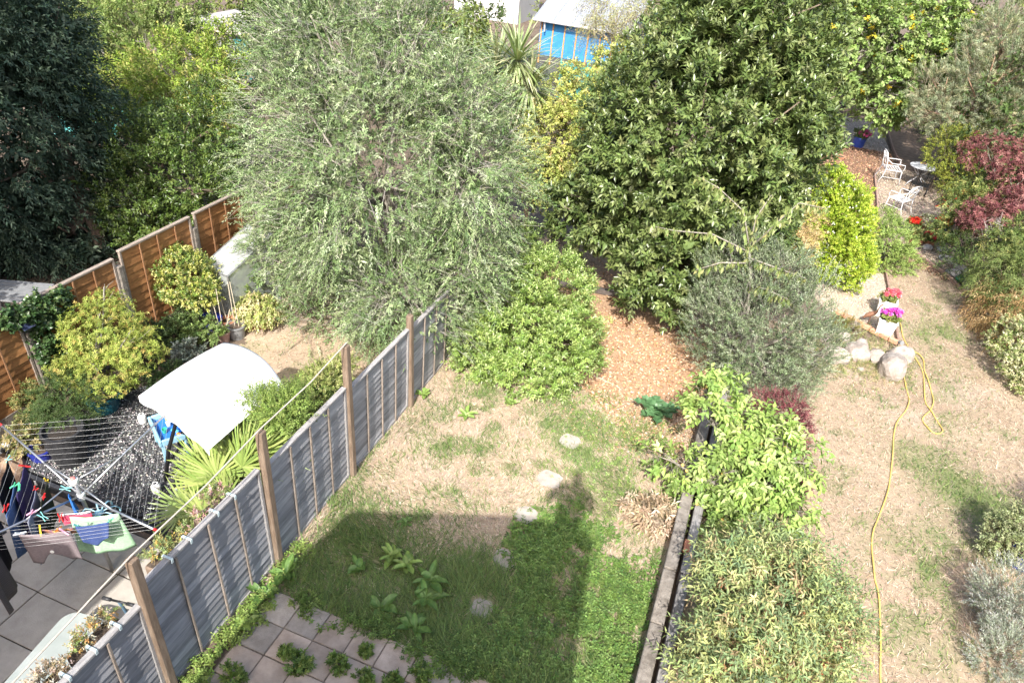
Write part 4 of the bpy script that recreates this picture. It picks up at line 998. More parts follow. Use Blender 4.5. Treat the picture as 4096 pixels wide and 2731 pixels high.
for i, (x, y, r, lb) in enumerate(bgs):
    ex = .55 if r > 2 else .3
    bl = [(x, y, r * 1.05, r, r * .8, r * .95), (x - r * .5, y - r * .3, r * .6, r * .6, r * .6, r * .6), (x + r * .55, y - r * .2, r * .7, r * .6, r * .6, r * .65), (x + .2 * r, y, r * 1.7, r * .6, r * .6, r * .55)]
    t, b = plant(None, 'background_tree', lb, 'tree', (x, y), .12, BARK, 'trees at the far end of the gardens', 3, blobs=bl)
    foliage('crown', t, LEAF, b, 300, .4, 5, .4, 6, .19, .11, BGC if i % 3 else [(.16, .2, .05), (.21, .25, .07), (.12, .16, .04)], up=.2, inner=.25, low=-1)

# ================================================================== THINGS IN THE LEFT GARDEN
ALU = mat('aluminium', (.52, .53, .55), .38, metal=.85)
STEEL = mat('galvanised', (.42, .42, .43), .45, (.55, .55, .56), 12, metal=.6)
WHITEP = mat('white_plastic', (.80, .80, .78), .45, (.74, .74, .71), 5)
BLACKP = mat('black_plastic', (.022, .022, .024), .5, (.045, .045, .048), 14)
TERRA = mat('terracotta', (.42, .18, .10), .8, (.55, .28, .17), 9, .3)
COMPOST = mat('compost', (.06, .045, .035), .95, (.16, .12, .09), 40, .8)
NAVY = mat('blue_glaze', (.02, .03, .22), .22, (.035, .05, .32), 6, spec=.6)
TEAL = mat('teal_glaze', (.015, .09, .13), .25, (.03, .16, .2), 5, spec=.6)
GREYP = mat('grey_plastic', (.20, .205, .21), .55, (.25, .255, .26), 10)
PINKP = mat('pink_clay', (.46, .26, .24), .75, (.56, .40, .36), 10, .2)
REDP = mat('red_plastic', (.55, .03, .03), .4)
LBLUE = mat('pale_blue_plastic', (.30, .55, .68), .45)
ROPE = mat('rope', (.42, .37, .30), .85, (.55, .5, .42), 40, .3)

def pot(name, label, loc, r_top, r_bot, h, m_, cat='plant pot', rim=.02, soil=True, n=24, group=None, soilmat=None, bands=()):
    t = thing(name, label, cat, loc, 0, group)
    pr = [(r_bot, 0)]
    for k in range(1, 6):
        q = k / 5; pr.append((r_bot + (r_top - r_bot) * q + math.sin(q * math.pi) * .03 * r_top, h * q * .9))
    pr += [(r_top + rim, h * .9), (r_top + rim, h), (r_top - .012, h), (r_top - .02, h * .86)]
    MB().lathe(pr, n).build('body', m_, t, smooth=False)
    for z in bands:
        rr = r_bot + (r_top - r_bot) * z / h + .022 * r_top
        MB().tube([(rr * math.cos(a), rr * math.sin(a), z) for a in np.linspace(0, 2 * math.pi, 24, endpoint=False)], .008, 5, closed=True).build('band', m_, t)
    if soil:
        MB().lathe([(r_top - .022, h * .84), (r_top * .6, h * .87), (.01, h * .88)], n).build('soil', soilmat or COMPOST, t, smooth=True)
    return t

def tuft(t, name, loc, r, h, n, ll, lw, cols, mt=None, droop=.2, up=.8, nl=8, tw=.12, twig=None):
    return foliage(name, t, mt or LEAF, [(loc[0], loc[1], loc[2] + h * .5, r, r, h * .5)], n, r * .25, 5, tw, nl, ll, lw, cols, up=up, droop=droop, inner=.3, low=-1, twig=twig, twr=.003)

# ---- rotary washing line
W = thing('rotary_washing_line', 'four-armed aluminium rotary washing line over the left patio', 'washing line', (-6.34, 3.93, 0))
hub = Vector((-.09, -.03, 1.62)); lowhub = Vector((-.07, -.02, 1.38))
MB().tube([(0, 0, .0), (-.03, -.01, .8), lowhub, hub], [.026, .024, .022, .02], 10).build('pole', STEEL, W, smooth=True)
hm = MB().lathe([(.05, -.03), (.055, 0), (.055, .03), (.03, .04)], 8, hub).lathe([(.045, -.05), (.05, 0), (.045, .03)], 8, lowhub)
hm.build('hub', WHITEP, W)
MB().lathe([(.03, .041), (.032, .055), (.012, .066)], 12, hub).build('red_cap', mat('faded_red', (.6, .2, .18), .5), W, smooth=True)
tips = [Vector((.07, 1.33, 1.74)), Vector((1.32, -.25, 1.72)), Vector((-.22, -1.36, 1.72)), Vector((-1.48, .22, 1.74))]
for k, tp in enumerate(tips):
    a = MB().tube([lowhub, lowhub.lerp(tp, .5) + Vector((0, 0, .01)), tp], .013, 8).build('arm', ALU, W, smooth=True)
    MB().tube([tp, tp + (tp - lowhub).normalized() * .035], .016, 8).build('red_tip', REDP, a)
    MB().tube([hub, lowhub.lerp(tp, .48)], .009, 6).build('strut', ALU, W, smooth=True)
for q in range(10):
    f = .34 + .66 * q / 9.0
    for k in range(4):
        a = lowhub.lerp(tips[k], f); b = lowhub.lerp(tips[(k + 1) % 4], f)
        mid_ = a.lerp(b, .5) - Vector((0, 0, .012 + .01 * f))
        MB().tube([a, mid_, b], .0012, 4).build('line', mat('line_plastic', (.45, .45, .44), .5), W)

def cloth(name, label, p0, p1, drop, m_, cat='clothes', wave=.03, shape=None, flare=0.0, nu=14, nv=12, seed=1, group='washing on the rotary line'):
    r = random.Random(seed); ph = [r.uniform(0, 6) for _ in range(4)]
    p0 = Vector(p0); p1 = Vector(p1); ax = (p1 - p0); L_ = ax.length; axn = ax.normalized(); nn = Vector((-axn.y, axn.x, 0)).normalized()
    def fn(u, v):
        lo, hi, dp = (0, 1, 1.0) if shape is None else shape(u, v)
        uu = lo + (hi - lo) * u
        s = math.sin(uu * 7 + ph[0]) * .6 + math.sin(uu * 13 + ph[1]) * .4
        sag = -.02 * math.sin(math.pi * u)
        x = p0 + ax * (uu + (uu - .5) * flare * v)
        return x + nn * (wave * s * (.25 + v) + .04 * v * math.sin(ph[2])) + Vector((0, 0, sag - drop * dp * v - .012 * math.sin(uu * 9 + ph[3]) * v))
    mb = MB().grid(fn, nu, nv)
    o = mb.build(name, m_, None, smooth=True)
    sm = o.modifiers.new('thickness', 'SOLIDIFY'); sm.thickness = .007
    return tag(o, label, cat, group)

def fabric(n, c, c2=None, s=40): return mat('fabric_' + n, c, .9, c2 or tuple(x * 1.25 for x in c), s, .15, spec=.1)
def tee(u, v):
    w = .5 if v < .62 else .5
    lo, hi = (0, 1)
    if v > .55: lo, hi = .0 + .0 * v, 1
    dp = 1.0 - (.42 * math.sin(math.pi * min(1, max(0, (u - .22) / .56))) if v > .5 else 0) * (v - .5) * 2
    return lo, hi, dp
def shortsf(u, v):
    return .0 + .12 * v, 1 - .12 * v, 1.0 - .35 * abs(u - .5) * 2 * v
z0 = 1.63
cl = []
cl.append(cloth('mauve_shirt', 'mauve grey top hanging at the front of the washing line', (-6.29, 3.08, z0), (-5.86, 3.34, z0), .52, fabric('mauve', (.20, .165, .175)), shape=tee, seed=3))
cl.append(cloth('green_shirt', 'pale green shirt hanging at the right of the washing line', (-6.02, 3.48, z0), (-5.60, 3.74, z0), .62, fabric('mint', (.36, .56, .36)), flare=.25, seed=4))
cl.append(cloth('swim_shorts', 'navy blue shorts in front of the green shirt', (-5.86, 3.41, z0), (-5.60, 3.61, z0), .30, fabric('navyshort', (.05, .075, .19)), shape=shortsf, wave=.02, seed=5))
cl.append(cloth('underpants', 'pink underpants with a white lettered waistband', (-6.12, 3.46, z0), (-5.87, 3.63, z0), .14, fabric('pink', (.60, .08, .14)), wave=.012, seed=6))
wb = cloth('waistband', '', (-6.12, 3.456, z0 + .035), (-5.87, 3.626, z0 + .035), .045, WHITEP, wave=.008, seed=6, nv=2)
for k in ('label', 'category', 'group'):
    if k in wb: del wb[k]
wb.parent = cl[-1]
tx = bpy.data.curves.new('lettering', 'FONT'); tx.body = 'Bench. E Bench. E'; tx.size = .034; tx.extrude = .0008
to = bpy.data.objects.new('lettering', tx); C.objects.link(to)
dep = bpy.context.evaluated_depsgraph_get(); lm = bpy.data.meshes.new_from_object(to.evaluated_get(dep)); bpy.data.objects.remove(to)
lt = link('lettering', lm, mat('navy_print', (.02, .025, .09), .6), wb)
ang = math.atan2(.17, .25)
lt.rotation_euler = (R_(90), 0, ang + math.pi); lt.location = (-5.868, 3.61, z0 + .0); lt.scale = (1, 1, 1)
cl.append(cloth('striped_vest', 'orange and purple striped vest pegged before the pink underpants', (-6.13, 3.22, z0 + .01), (-5.86, 3.38, z0 + .01), .12, fabric('stripey', (.16, .10, .22), (.55, .25, .08), 16), wave=.02, seed=8))
cl.append(cloth('blue_swimwear', 'bright blue trunks hanging next to the pole', (-6.42, 3.79, 1.52), (-6.26, 3.70, 1.52), .36, fabric('blue', (.04, .16, .48)), flare=.7, seed=9))
dirl = Vector((.66, -.75, 0))
for nm, lb, p, w_, dr, c, sd, c2 in [
    ('trousers', 'purple trousers on the left side of the washing line', (-7.12, 3.85), .42, .62, (.045, .035, .10), 11, None),
    ('jeans', 'blue denim jeans on the left side of the washing line', (-6.95, 3.58), .40, .60, (.06, .10, .22), 12, (.10, .16, .3)),
    ('sweatshirt', 'grey blue sweatshirt between the jeans and the mauve top', (-6.68, 3.62), .42, .58, (.19, .20, .25), 13, None),
    ('black_shirt', 'black top at the far left of the washing line', (-7.36, 3.82), .46, .62, (.012, .012, .014), 14, None),
    ('olive_shirt', 'dark olive top beside the blue trunks', (-6.70, 3.78), .34, .5, (.03, .033, .022), 15, None),
    ('patterned_dress', 'blue patterned dress cut by the left edge of the picture', (-7.14, 3.33), .4, .62, (.03, .035, .07), 16, (.30, .32, .4)),
    ('black_skirt', 'long black skirt hanging below the jeans', (-6.78, 3.18), .36, .72, (.014, .013, .016), 17, None),
    ('striped_skirt', 'dark horizontally striped skirt at the lower left edge', (-6.52, 2.92), .3, .74, (.03, .026, .028), 18, (.12, .1, .1)),
    ('floral_shirt', 'dark floral shirt lowest at the left edge', (-6.40, 2.66), .3, .78, (.03, .04, .05), 19, (.2, .23, .25))]:
    w_ *= 1.2; dr *= 1.12; a = Vector((p[0], p[1], z0)); b = a + dirl * w_
    f_ = fabric(nm, c, c2, 30 if c2 is None else 60)
    if nm == 'striped_skirt':
        f_ = bpy.data.materials.new('fabric_striped'); f_.use_nodes = True
        nt = f_.node_tree; wv = nt.nodes.new('ShaderNodeTexWave'); wv.bands_direction = 'Z'; wv.inputs['Scale'].default_value = 18; wv.inputs['Distortion'].default_value = 1.5
        tcn = nt.nodes.new('ShaderNodeTexCoord'); nt.links.new(tcn.outputs['Object'], wv.inputs['Vector'])
        rp = nt.nodes.new('ShaderNodeValToRGB'); rp.color_ramp.elements[0].color = (.012, .01, .012, 1); rp.color_ramp.elements[1].color = (.16, .13, .13, 1)
        nt.links.new(wv.outputs['Fac'], rp.inputs['Fac']); nt.links.new(rp.outputs['Color'], nt.nodes['Principled BSDF'].inputs['Base Color']); nt.nodes['Principled BSDF'].inputs['Roughness'].default_value = .9
    cloth(nm, lb, a, b, dr, f_, flare=.15, wave=.035, seed=sd)
o = MB().lathe([(.022, 0), (.022, .002), (.012, .002)], 14).build('badge', WHITEP, cl[0]); o.rotation_euler = (R_(90), 0, R_(30)); o.location = (-6.03, 3.185, z0 - .26)
pegcol = {'green': (.12, .62, .35), 'red': (.62, .03, .03), 'pink': (.75, .35, .5), 'turquoise': (.25, .65, .62), 'yellow': (.78, .55, .05), 'orange': (.8, .3, .05), 'white': (.75, .78, .8)}
pegs = [('turquoise', -7.36, 3.83, 'above the black top'), ('red', -7.1, 3.83, 'on the purple trousers'), ('green', -6.86, 3.56, 'on the far end of the purple trousers'), ('green', -6.93, 3.56, 'at the waist of the jeans'),
        ('red', -6.68, 3.62, 'on the grey blue sweatshirt'), ('yellow', -6.69, 3.77, 'on the dark olive top'), ('pink', -6.42, 3.35, 'at the lower corner of the sweatshirt'), ('red', -6.5, 3.57, 'on the far end of the dark olive top'),
        ('turquoise', -6.4, 3.77, 'above the blue trunks'), ('red', -7.0, 3.3, 'low on the patterned dress'), ('red', -6.72, 3.28, 'on the jeans by the black skirt'), ('pink', -6.55, 3.02, 'on the black skirt'),
        ('turquoise', -6.27, 3.36, 'under the left strut'), ('red', -6.09, 3.43, 'left of the pale green shirt'), ('orange', -5.98, 3.3, 'on the striped vest'), ('yellow', -6.13, 3.21, 'at the left of the striped vest'),
        ('green', -5.59, 3.62, 'on the navy shorts'), ('turquoise', -5.84, 3.42, 'at the left of the navy shorts'), ('pink', -5.90, 3.30, 'at the right of the mauve top'), ('white', -6.28, 3.09, 'at the left of the mauve top')]
rp_ = random.Random(6)
for c, x, y, lb in pegs:
    mb = MB()
    for s in (-1, 1):
        mb.add([(-.006, s * .012, -.045), (.006, s * .012, -.045), (.006, s * .003, 0), (-.006, s * .003, 0), (-.006, s * .014, .045), (.006, s * .014, .045),
                (-.006, s * .019, -.045), (.006, s * .019, -.045), (.006, s * .009, 0), (-.006, s * .009, 0), (-.006, s * .021, .045), (.006, s * .021, .045)],
               [(0, 1, 2, 3), (3, 2, 5, 4), (7, 6, 9, 8), (8, 9, 10, 11), (0, 3, 9, 6), (1, 7, 8, 2), (3, 4, 10, 9), (2, 8, 11, 5), (0, 6, 7, 1), (4, 5, 11, 10)])
    o = mb.build('clothes_peg', mat('peg_' + c, pegcol[c], .4)); o.location = (x, y, 1.64); o.rotation_euler = (rp_.uniform(-1.3, 1.3), rp_.uniform(-.6, .6), rp_.uniform(0, 3)); o.scale = (1.25, 1.25, 1.25)
    tag(o, c + ' clothes peg ' + lb, 'peg', 'clothes pegs on the washing line')
sk = thing('sock_hanger', 'pale blue plastic sock hanger with curved arms beside the pole', 'hanger', (-5.98, 3.78, 1.42))
MB().lathe([(.015, -.02), (.05, 0), (.03, .03), (.01, .05)], 10).build('centre', LBLUE, sk)
for k in range(8):
    a = k * math.pi / 4 + .2
    pts = [(math.cos(a) * r_, math.sin(a) * r_, z_) for r_, z_ in ((.03, 0), (.1, .035), (.17, .02), (.21, -.03))]
    ar = MB().tube(pts, .008, 5).build('arm', LBLUE, sk, smooth=True)
    MB().box((math.cos(a) * .21, math.sin(a) * .21, -.055), (.014, .014, .05)).build('clip', LBLUE, ar)

# ---- swing seat with white canopy
S = thing('garden_swing', 'garden swing seat under a bright white canopy', 'garden swing', (-6.1, 5.9, 0))
c1, c2, c3, c4 = [Vector(q) - Vector((-6.1, 5.9, 0)) for q in ((-6.8, 6.93, 1.66), (-5.3, 6.42, 1.66), (-6.88, 5.36, 1.70), (-5.4, 4.98, 1.66))]
def can(u, v):
    p = c3.lerp(c4, u).lerp(c1.lerp(c2, u), v)
    p = p + (c1 - c3).normalized() * (.10 * math.sin(math.pi * u) * v)
    p.z += .13 * math.sin(math.pi * u) * (.6 + .4 * v) + .05 * math.sin(math.pi * v) + .008 * math.sin(u * 11) * math.sin(v * 7)
    return p
CANV = mat('canvas_white', (.86, .86, .84), .8, (.80, .80, .78), 3, .1)
o = MB().grid(can, 24, 24).build('canopy', CANV, S, smooth=True)
sm = o.modifiers.new('thickness', 'SOLIDIFY'); sm.thickness = .012
vl = MB().grid(lambda u, v: can(u, 0) + Vector((0, 0, -.10 * v)) + (c3 - c1).normalized() * (.006 + .012 * math.sin(u * 20) * v), 30, 2).build('valance', CANV, o, smooth=True)
BLKM = mat('black_metal', (.02, .02, .022), .4, metal=.3)
for nm, a, top, b in (('frame', (-.74, -.52, 0), (-.66, -.15, 1.0), (-.70, .62, 0)), ('frame', (.6, -.85, 0), (.66, -.5, 1.0), (.62, .3, 0))):
    a, top, b = Vector(a), Vector(top), Vector(b)
    MB().tube([a, a.lerp(top, .55) + Vector((.0, -.05, .04)), top, top + Vector((0, .1, .62))], .028, 8).build(nm, BLKM, S, smooth=True)
    MB().tube([b, top - Vector((0, -.05, .25))], .024, 8).build('leg', BLKM, S, smooth=True)
MB().box((0, .0, .48), (1.1, .45, .09), Matrix.Rotation(-.3, 3, 'Z'), .03).build('seat', mat('seat_fabric', (.33, .33, .34), .9), S)
MB().box((.1, .27, .72), (1.1, .08, .42), Matrix.Rotation(-.3, 3, 'Z'), .03).build('backrest', MATS['seat_fabric'], S)

# ---- blue sand and water table
T = thing('water_table', 'light blue childrens water table full of plastic toys', 'play table', (-7.22, 5.98, .1), R_(-33))
BLU = mat('play_blue', (.24, .46, .62), .5, (.30, .52, .68), 6)
for sx in (-1, 1):
    for sy in (-1, 1):
        MB().box((sx * .29, sy * .16, .21), (.07, .055, .42), None, .01).build('leg', BLU, T)
MB().box((0, -.19, .43), (.68, .045, .11), None, .012).build('side', BLU, T)
MB().box((0, .19, .43), (.68, .045, .11), None, .012).build('side', BLU, T)
MB().box((-.32, 0, .43), (.045, .335, .109), None, .012).build('side', BLU, T)
MB().box((.32, 0, .43), (.045, .335, .109), None, .012).build('side', BLU, T)
MB().box((0, 0, .39), (.6, .335, .02)).build('tray', mat('play_deep_blue', (.03, .16, .55), .4), T)
for nm, lb, x, y, r_, c in (('toy_ball', 'yellow toy ball in the blue play table', -.18, .05, .05, (.8, .55, .05)), ('toy_cup', 'white toy cup in the blue play table', -.06, .02, .04, (.8, .8, .78)), ('toy_bucket', 'green toy bucket in the blue play table', .07, -.07, .04, (.05, .45, .3)), ('toy_boat', 'turquoise toy boat in the blue play table', .13, .06, .06, (.1, .5, .7)), ('toy_scoop', 'orange toy scoop at the edge of the play table', .24, .08, .035, (.8, .25, .04))):
    p = Matrix.Rotation(R_(-33), 3, 'Z') @ Vector((x, y, 0)) + Vector((-7.22, 5.98, 0))
    if nm == 'toy_ball': mb = MB().lathe([(r_ * math.sin(a), -r_ * math.cos(a)) for a in np.linspace(.15, 3.0, 8)], 12)
    elif nm == 'toy_boat': mb = MB().box((0, 0, -.01), (.13, .06, .04), None, .015).box((0, 0, .025), (.05, .035, .03), None, .006)
    elif nm == 'toy_scoop': mb = MB().box((0, 0, 0), (.05, .05, .03), None, .012).box((.06, 0, .01), (.08, .015, .012))
    else: mb = MB().lathe([(r_ * .7, -.04), (r_, .035), (r_ * .9, .035), (r_ * .6, -.03)], 12)
    o = mb.build(nm, mat('toy_' + nm, c, .4), None, smooth=(nm == 'toy_ball')); o.location = (p.x, p.y, .1 + .45); tag(o, lb, 'toy', 'toys in the play table')

# ---- pots and tubs
def jug(loc, lb, s=1.0):
    t = thing('white_jar', lb, 'jar', loc, 0, 'white plastic jars on the gravel')
    MB().lathe([(.06 * s, 0), (.065 * s, .02), (.065 * s, .12 * s), (.05 * s, .145 * s), (.038 * s, .15 * s), (.038 * s, .17 * s), (.028 * s, .17 * s)], 16).build('body', WHITEP, t, smooth=False)
    MB().lathe([(.026 * s, .165 * s), (.024 * s, .172 * s)], 12).build('opening', BLACKP, t)
jug((-6.77, 5.17, .11), 'white plastic jar on the gravel near the swing leg'); jug((-8.06, 6.24, .11), 'white plastic jar beside the blue play table'); jug((-9.38, 4.94, .04), 'white plastic jar at the left end of the washing line arm')
jug((-8.42, 4.62, .04), 'small white jar below the tall black pots', .6)
pot('black_tub', 'lower of two tall nested black plastic tubs on the gravel', (-8.33, 5.14, .10), .25, .20, .40, BLACKP, 'tub', soil=False)
pot('black_tub', 'upper of two tall nested black plastic tubs holding the feathery shrub', (-8.33, 5.14, .17), .265, .21, .55, BLACKP, 'tub', soilmat=mat('dark_compost', (.02, .016, .013), .95, (.04, .032, .026), 30, .6))  # compost here is coloured darker than in the other pots
pot('teal_pot', 'wide teal glazed pot holding the japanese maple', (-8.84, 6.25, .08), .27, .20, .34, TEAL, rim=.03)
pot('navy_pot', 'low navy pot next to the black tubs', (-8.75, 5.0, .06), .16, .13, .22, NAVY)
mk = pot('blue_pot', 'large glossy dark blue pot under the standard shrub', (-8.95, 8.85, 0), .22, .17, .37, NAVY, rim=.03)
pot('blue_pot', 'small glossy dark blue pot in the shade near the maple', (-8.98, 8.12, 0), .17, .14, .2, NAVY)
pot('grey_pot', 'grey plastic pot with canes on the left lawn', (-8.48, 9.02, 0), .17, .14, .28, GREYP)
pot('pink_pot', 'pale pink clay pot with bamboo canes', (-8.58, 8.78, 0), .115, .085, .24, PINKP)
pot('terracotta_pot', 'terracotta pot behind the pink clay pot', (-8.75, 9.12, 0), .14, .11, .27, TERRA)
pot('terracotta_pot', 'large terracotta pot lying in shade beside the maple', (-8.25, 7.45, 0), .2, .15, .3, TERRA)
pot('black_pot', 'black plastic pot with silvery plant beyond the maple', (-8.5, 7.8, 0), .15, .12, .24, BLACKP)
tr = thing('trough', 'red terracotta trough against the glass cold frame', 'planter', (-8.35, 9.45, 0), R_(38))
MB().box((0, 0, .11), (.62, .2, .22), None, .015).build('body', mat('trough_clay', (.30, .09, .05), .7, (.38, .14, .08), 8), tr)
MB().box((0, 0, .222), (.56, .15, .01)).build('soil', COMPOST, tr)
MB().box((.05, -.1015, .13), (.08, .003, .05)).build('tag', WHITEP, tr)
st = thing('trailing_plant', 'straw coloured trailing plant in the terracotta trough', 'plant', (-8.3, 9.5, .2))
foliage('foliage', st, LEAF, [(0, 0, .22, .32, .25, .22)], 130, .1, 5, .25, 9, .06, .03, [(.36, .4, .13), (.52, .48, .24), (.26, .33, .09), (.6, .52, .3)], up=.2, droop=.9, hang=.5, low=-.5, inner=.2)
for (x, y, lb, cols, r_, h_) in ((-8.5, 7.8, 'silvery grey plant in a black pot', [(.2, .24, .2), (.28, .31, .26)], .2, .3), (-8.98, 8.12, 'thin green plant in the small dark blue pot', [(.08, .13, .04), (.14, .2, .06)], .25, .45), (-8.7, 8.45, 'leafy seedling clump between the dark blue pots', [(.16, .24, .06), (.22, .3, .1)], .3, .45), (-8.35, 7.1, 'bushy dark green herb by the terracotta pot', [(.07, .12, .04), (.1, .16, .05)], .25, .3),
                                   (-9.3, 7.6, 'dark shade plant at the foot of the orange fence', [(.05, .09, .03), (.08, .12, .04)], .35, .5), (-9.2, 8.4, 'shade plant under the standard shrub', [(.06, .1, .03), (.1, .14, .05)], .3, .4), (-9.35, 5.5, 'ragged yellowing weed by the concrete post', [(.3, .26, .1), (.14, .17, .05)], .22, .6), (-9.0, 5.0, 'small dry plant by the navy pot', [(.36, .3, .14), (.2, .22, .08)], .2, .35)):
    t = thing('potted_plant', lb, 'plant', (x, y, .12)); tuft(t, 'foliage', (0, 0, .1), r_, h_, 60, .05, .024, cols, twig=(.15, .12, .08))
# canes
rc = random.Random(3)
for (bx, by, bz, dx, dy, h, lb) in ((-8.58, 8.78, .2, -.02, .02, .95, 'tallest bamboo cane in the pink pot'), (-8.55, 8.8, .2, .1, .1, .5, 'short slanting cane in the pink pot'), (-8.62, 8.76, .2, -.12, .05, .6, 'leaning cane at the left of the pink pot'),
                                  (-8.5, 9.02, .2, -.03, .02, 1.0, 'straight pale cane in the grey pot'), (-8.42, 9.04, .2, -.08, .02, 1.0, 'right-hand pale cane in the grey pot'), (-8.75, 9.1, .2, -.15, .05, .75, 'brown cane in the terracotta pot')):
    o = MB().tube([(0, 0, 0), (dx * .5, dy * .5, h * .5), (dx, dy, h)], .007, 5).build('bamboo_cane', mat('cane', (.55, .48, .36), .7, (.65, .58, .46), 20)); o.location = (bx, by, bz); tag(o, lb, 'cane', 'canes in the pots')
# canes in pots
# ---- aluminium cold frame with sloping glass
G = thing('cold_frame', 'small aluminium glasshouse with sloping glass top by the orange fence', 'glasshouse', (-9.05, 9.62, 0), R_(-8))
gw, gd, gh1, gh2 = .72, 1.25, 1.15, 1.55
GL = bpy.data.materials.new('frame_glass'); GL.use_nodes = True
nt = GL.node_tree; pb = nt.nodes['Principled BSDF']; pb.inputs['Base Color'].default_value = (.75, .8, .78, 1); pb.inputs['Roughness'].default_value = .12
tp_ = nt.nodes.new('ShaderNodeBsdfTransparent'); mx = nt.nodes.new('ShaderNodeMixShader'); mx.inputs[0].default_value = .42
nt.links.new(tp_.outputs[0], mx.inputs[1]); nt.links.new(pb.outputs[0], mx.inputs[2]); nt.links.new(mx.outputs[0], nt.nodes['Material Output'].inputs['Surface'])
cor = [(-gw / 2, -.3, gh1 - .05), (gw / 2, -.3, gh1), (gw / 2, gd - .3, gh2), (-gw / 2, gd - .3, gh2)]
for a in range(4):
    p, q = Vector(cor[a]), Vector(cor[(a + 1) % 4])
    d = (q - p); mb = MB().tube([p, q], .022, 4); mb.build('roof_bar', ALU, G)
    MB().tube([(p.x, p.y, 0), (p.x, p.y, p.z)], .017, 4).build('upright', ALU, G)
    MB().tube([(p.x, p.y, .03), (q.x, q.y, .03)], .015, 4).build('base_bar', ALU, G)
    MB().add([(p.x, p.y, .04), (q.x, q.y, .04), (q.x, q.y, q.z - .02), (p.x, p.y, p.z - .02)], [(0, 1, 2, 3)]).build('pane', GL, G)
MB().add([Vector(c) + Vector((0, 0, .004)) for c in cor], [(0, 1, 2, 3)]).build('roof_pane', GL, G)
gpn = thing('tomato_plant', 'green plants growing inside the glass cold frame', 'plant', (-8.95, 9.9, 0)); tuft(gpn, 'foliage', (0, 0, .1), .3, .8, 80, .07, .04, [(.12, .18, .05), (.2, .26, .07)])
# ---- ivy and solar light on the orange fence
iv = thing('ivy', 'dark green ivy growing over the orange fence post', 'ivy', (-9.66, 6.25, 0))
foliage('foliage', iv, LEAF_GLOSS, [(0, .12, 1.72, .09, .38, .2), (.02, -.05, 1.2, .08, .18, .4), (-.02, -.35, 1.82, .09, .3, .1)], 220, .08, 5, .08, 5, .06, .055, [(.04, .085, .025), (.06, .11, .035), (.03, .06, .02), (.1, .15, .05)], up=.0, inner=.2, low=-1)
so = thing('solar_light', 'black solar security light on the orange fence', 'lamp', (-9.62, 5.93, 1.62))
MB().box((.05, 0, .06), (.16, .2, .02), Matrix.Rotation(.5, 3, 'Y'), .004).build('panel', mat('solar_panel', (.03, .04, .08), .2, (.05, .06, .11), 30), so)
MB().box((.02, 0, -.02), (.06, .13, .1), None, .01).build('lamp_body', BLACKP, so)
# ---- brown sacks
for k, (x, y, s, lb) in enumerate(((-9.0, 4.55, .34, 'crumpled brown paper sack under the washing line'), (-8.75, 4.42, .26, 'smaller crumpled brown sack below the black tubs'), (-9.35, 4.75, .22, 'black crumpled plastic bag by the orange fence'))):
    mb = MB().lathe([(.8 * s, 0), (1.0 * s, .2 * s), (.85 * s, .5 * s), (.4 * s, .75 * s), (.1 * s, .7 * s)], 14)
    rs_ = random.Random(k); mb.v = [(v[0] * rs_.uniform(.7, 1.15), v[1] * rs_.uniform(.6, 1.0), max(0, v[2] * rs_.uniform(.7, 1.2))) for v in mb.v]
    o = mb.build('sack', mat('sack_brown', (.26, .17, .11), .9, (.36, .25, .17), 10, .4) if k < 2 else BLACKP); o.location = (x, y, .036); tag(o, lb, 'sack')

# ---- pale table, scooter and bag on the patio
pt = thing('plastic_table', 'pale translucent rounded plastic table top by the fence', 'table', (-5.62, 2.62, 0), R_(8))
def rrect(w, h, r_, n=6):
    pl = []
    for cx_, cy_, a0 in ((w / 2 - r_, h / 2 - r_, 0), (-w / 2 + r_, h / 2 - r_, 90), (-w / 2 + r_, -h / 2 + r_, 180), (w / 2 - r_, -h / 2 + r_, 270)):
        for k in range(n + 1):
            a = R_(a0 + 90 * k / n); pl.append((cx_ + r_ * math.cos(a), cy_ + r_ * math.sin(a)))
    return pl
PT = mat('milky_plastic', (.30, .335, .32), .35, (.37, .40, .385), 3)
MB().prism(rrect(.68, 1.1, .16), .40, .43).build('table_top', PT, pt)
for sx in (-1, 1):
    for sy in (-1, 1):
        MB().tube([(sx * .22, sy * .4, .40), (sx * .25, sy * .44, .035)], .025, 8).build('leg', PT, pt)
sc = thing('scooter', 'black childs scooter leaning by the fence with upright handlebar', 'scooter', (-5.35, 3.55, .036), R_(100))
stem_t = Vector((-.32, .0, .82))
MB().tube([(-.2, 0, .12), stem_t], .018, 8).build('stem', mat('scooter_steel', (.12, .2, .28), .35, metal=.5), sc, smooth=True)
hb = MB().tube([stem_t + Vector((0, -.17, 0)), stem_t + Vector((0, .17, 0))], .013, 8).build('handlebar', BLKM, sc, smooth=True)
for s in (-1, 1): MB().tube([stem_t + Vector((0, s * .1, 0)), stem_t + Vector((0, s * .2, 0))], .021, 10).build('grip', BLACKP, hb, smooth=True)
MB().box((.05, 0, .1), (.5, .11, .025), None, .008).build('deck', mat('scooter_deck', (.03, .12, .2), .4), sc)
for x in (-.22, .34):
    w_ = MB().tube([(x, -.015, .06), (x, .015, .06)], .06, 14).build('wheel', BLACKP, sc, smooth=False)
bg_ = thing('carrier_bag', 'white plastic carrier bag with red print by the fence', 'bag', (-5.2, 2.95, .036))
def bagf(u, v):
    a = u * 2 * math.pi; r_ = .17 * (1 - .25 * v * v) * (1 + .12 * math.sin(3 * a + 4 * v))
    return Vector((r_ * math.cos(a), r_ * .7 * math.sin(a), .42 * v + .02 * math.sin(5 * a)))
MB().grid(bagf, 24, 10).build('body', WHITEP, bg_, smooth=True)
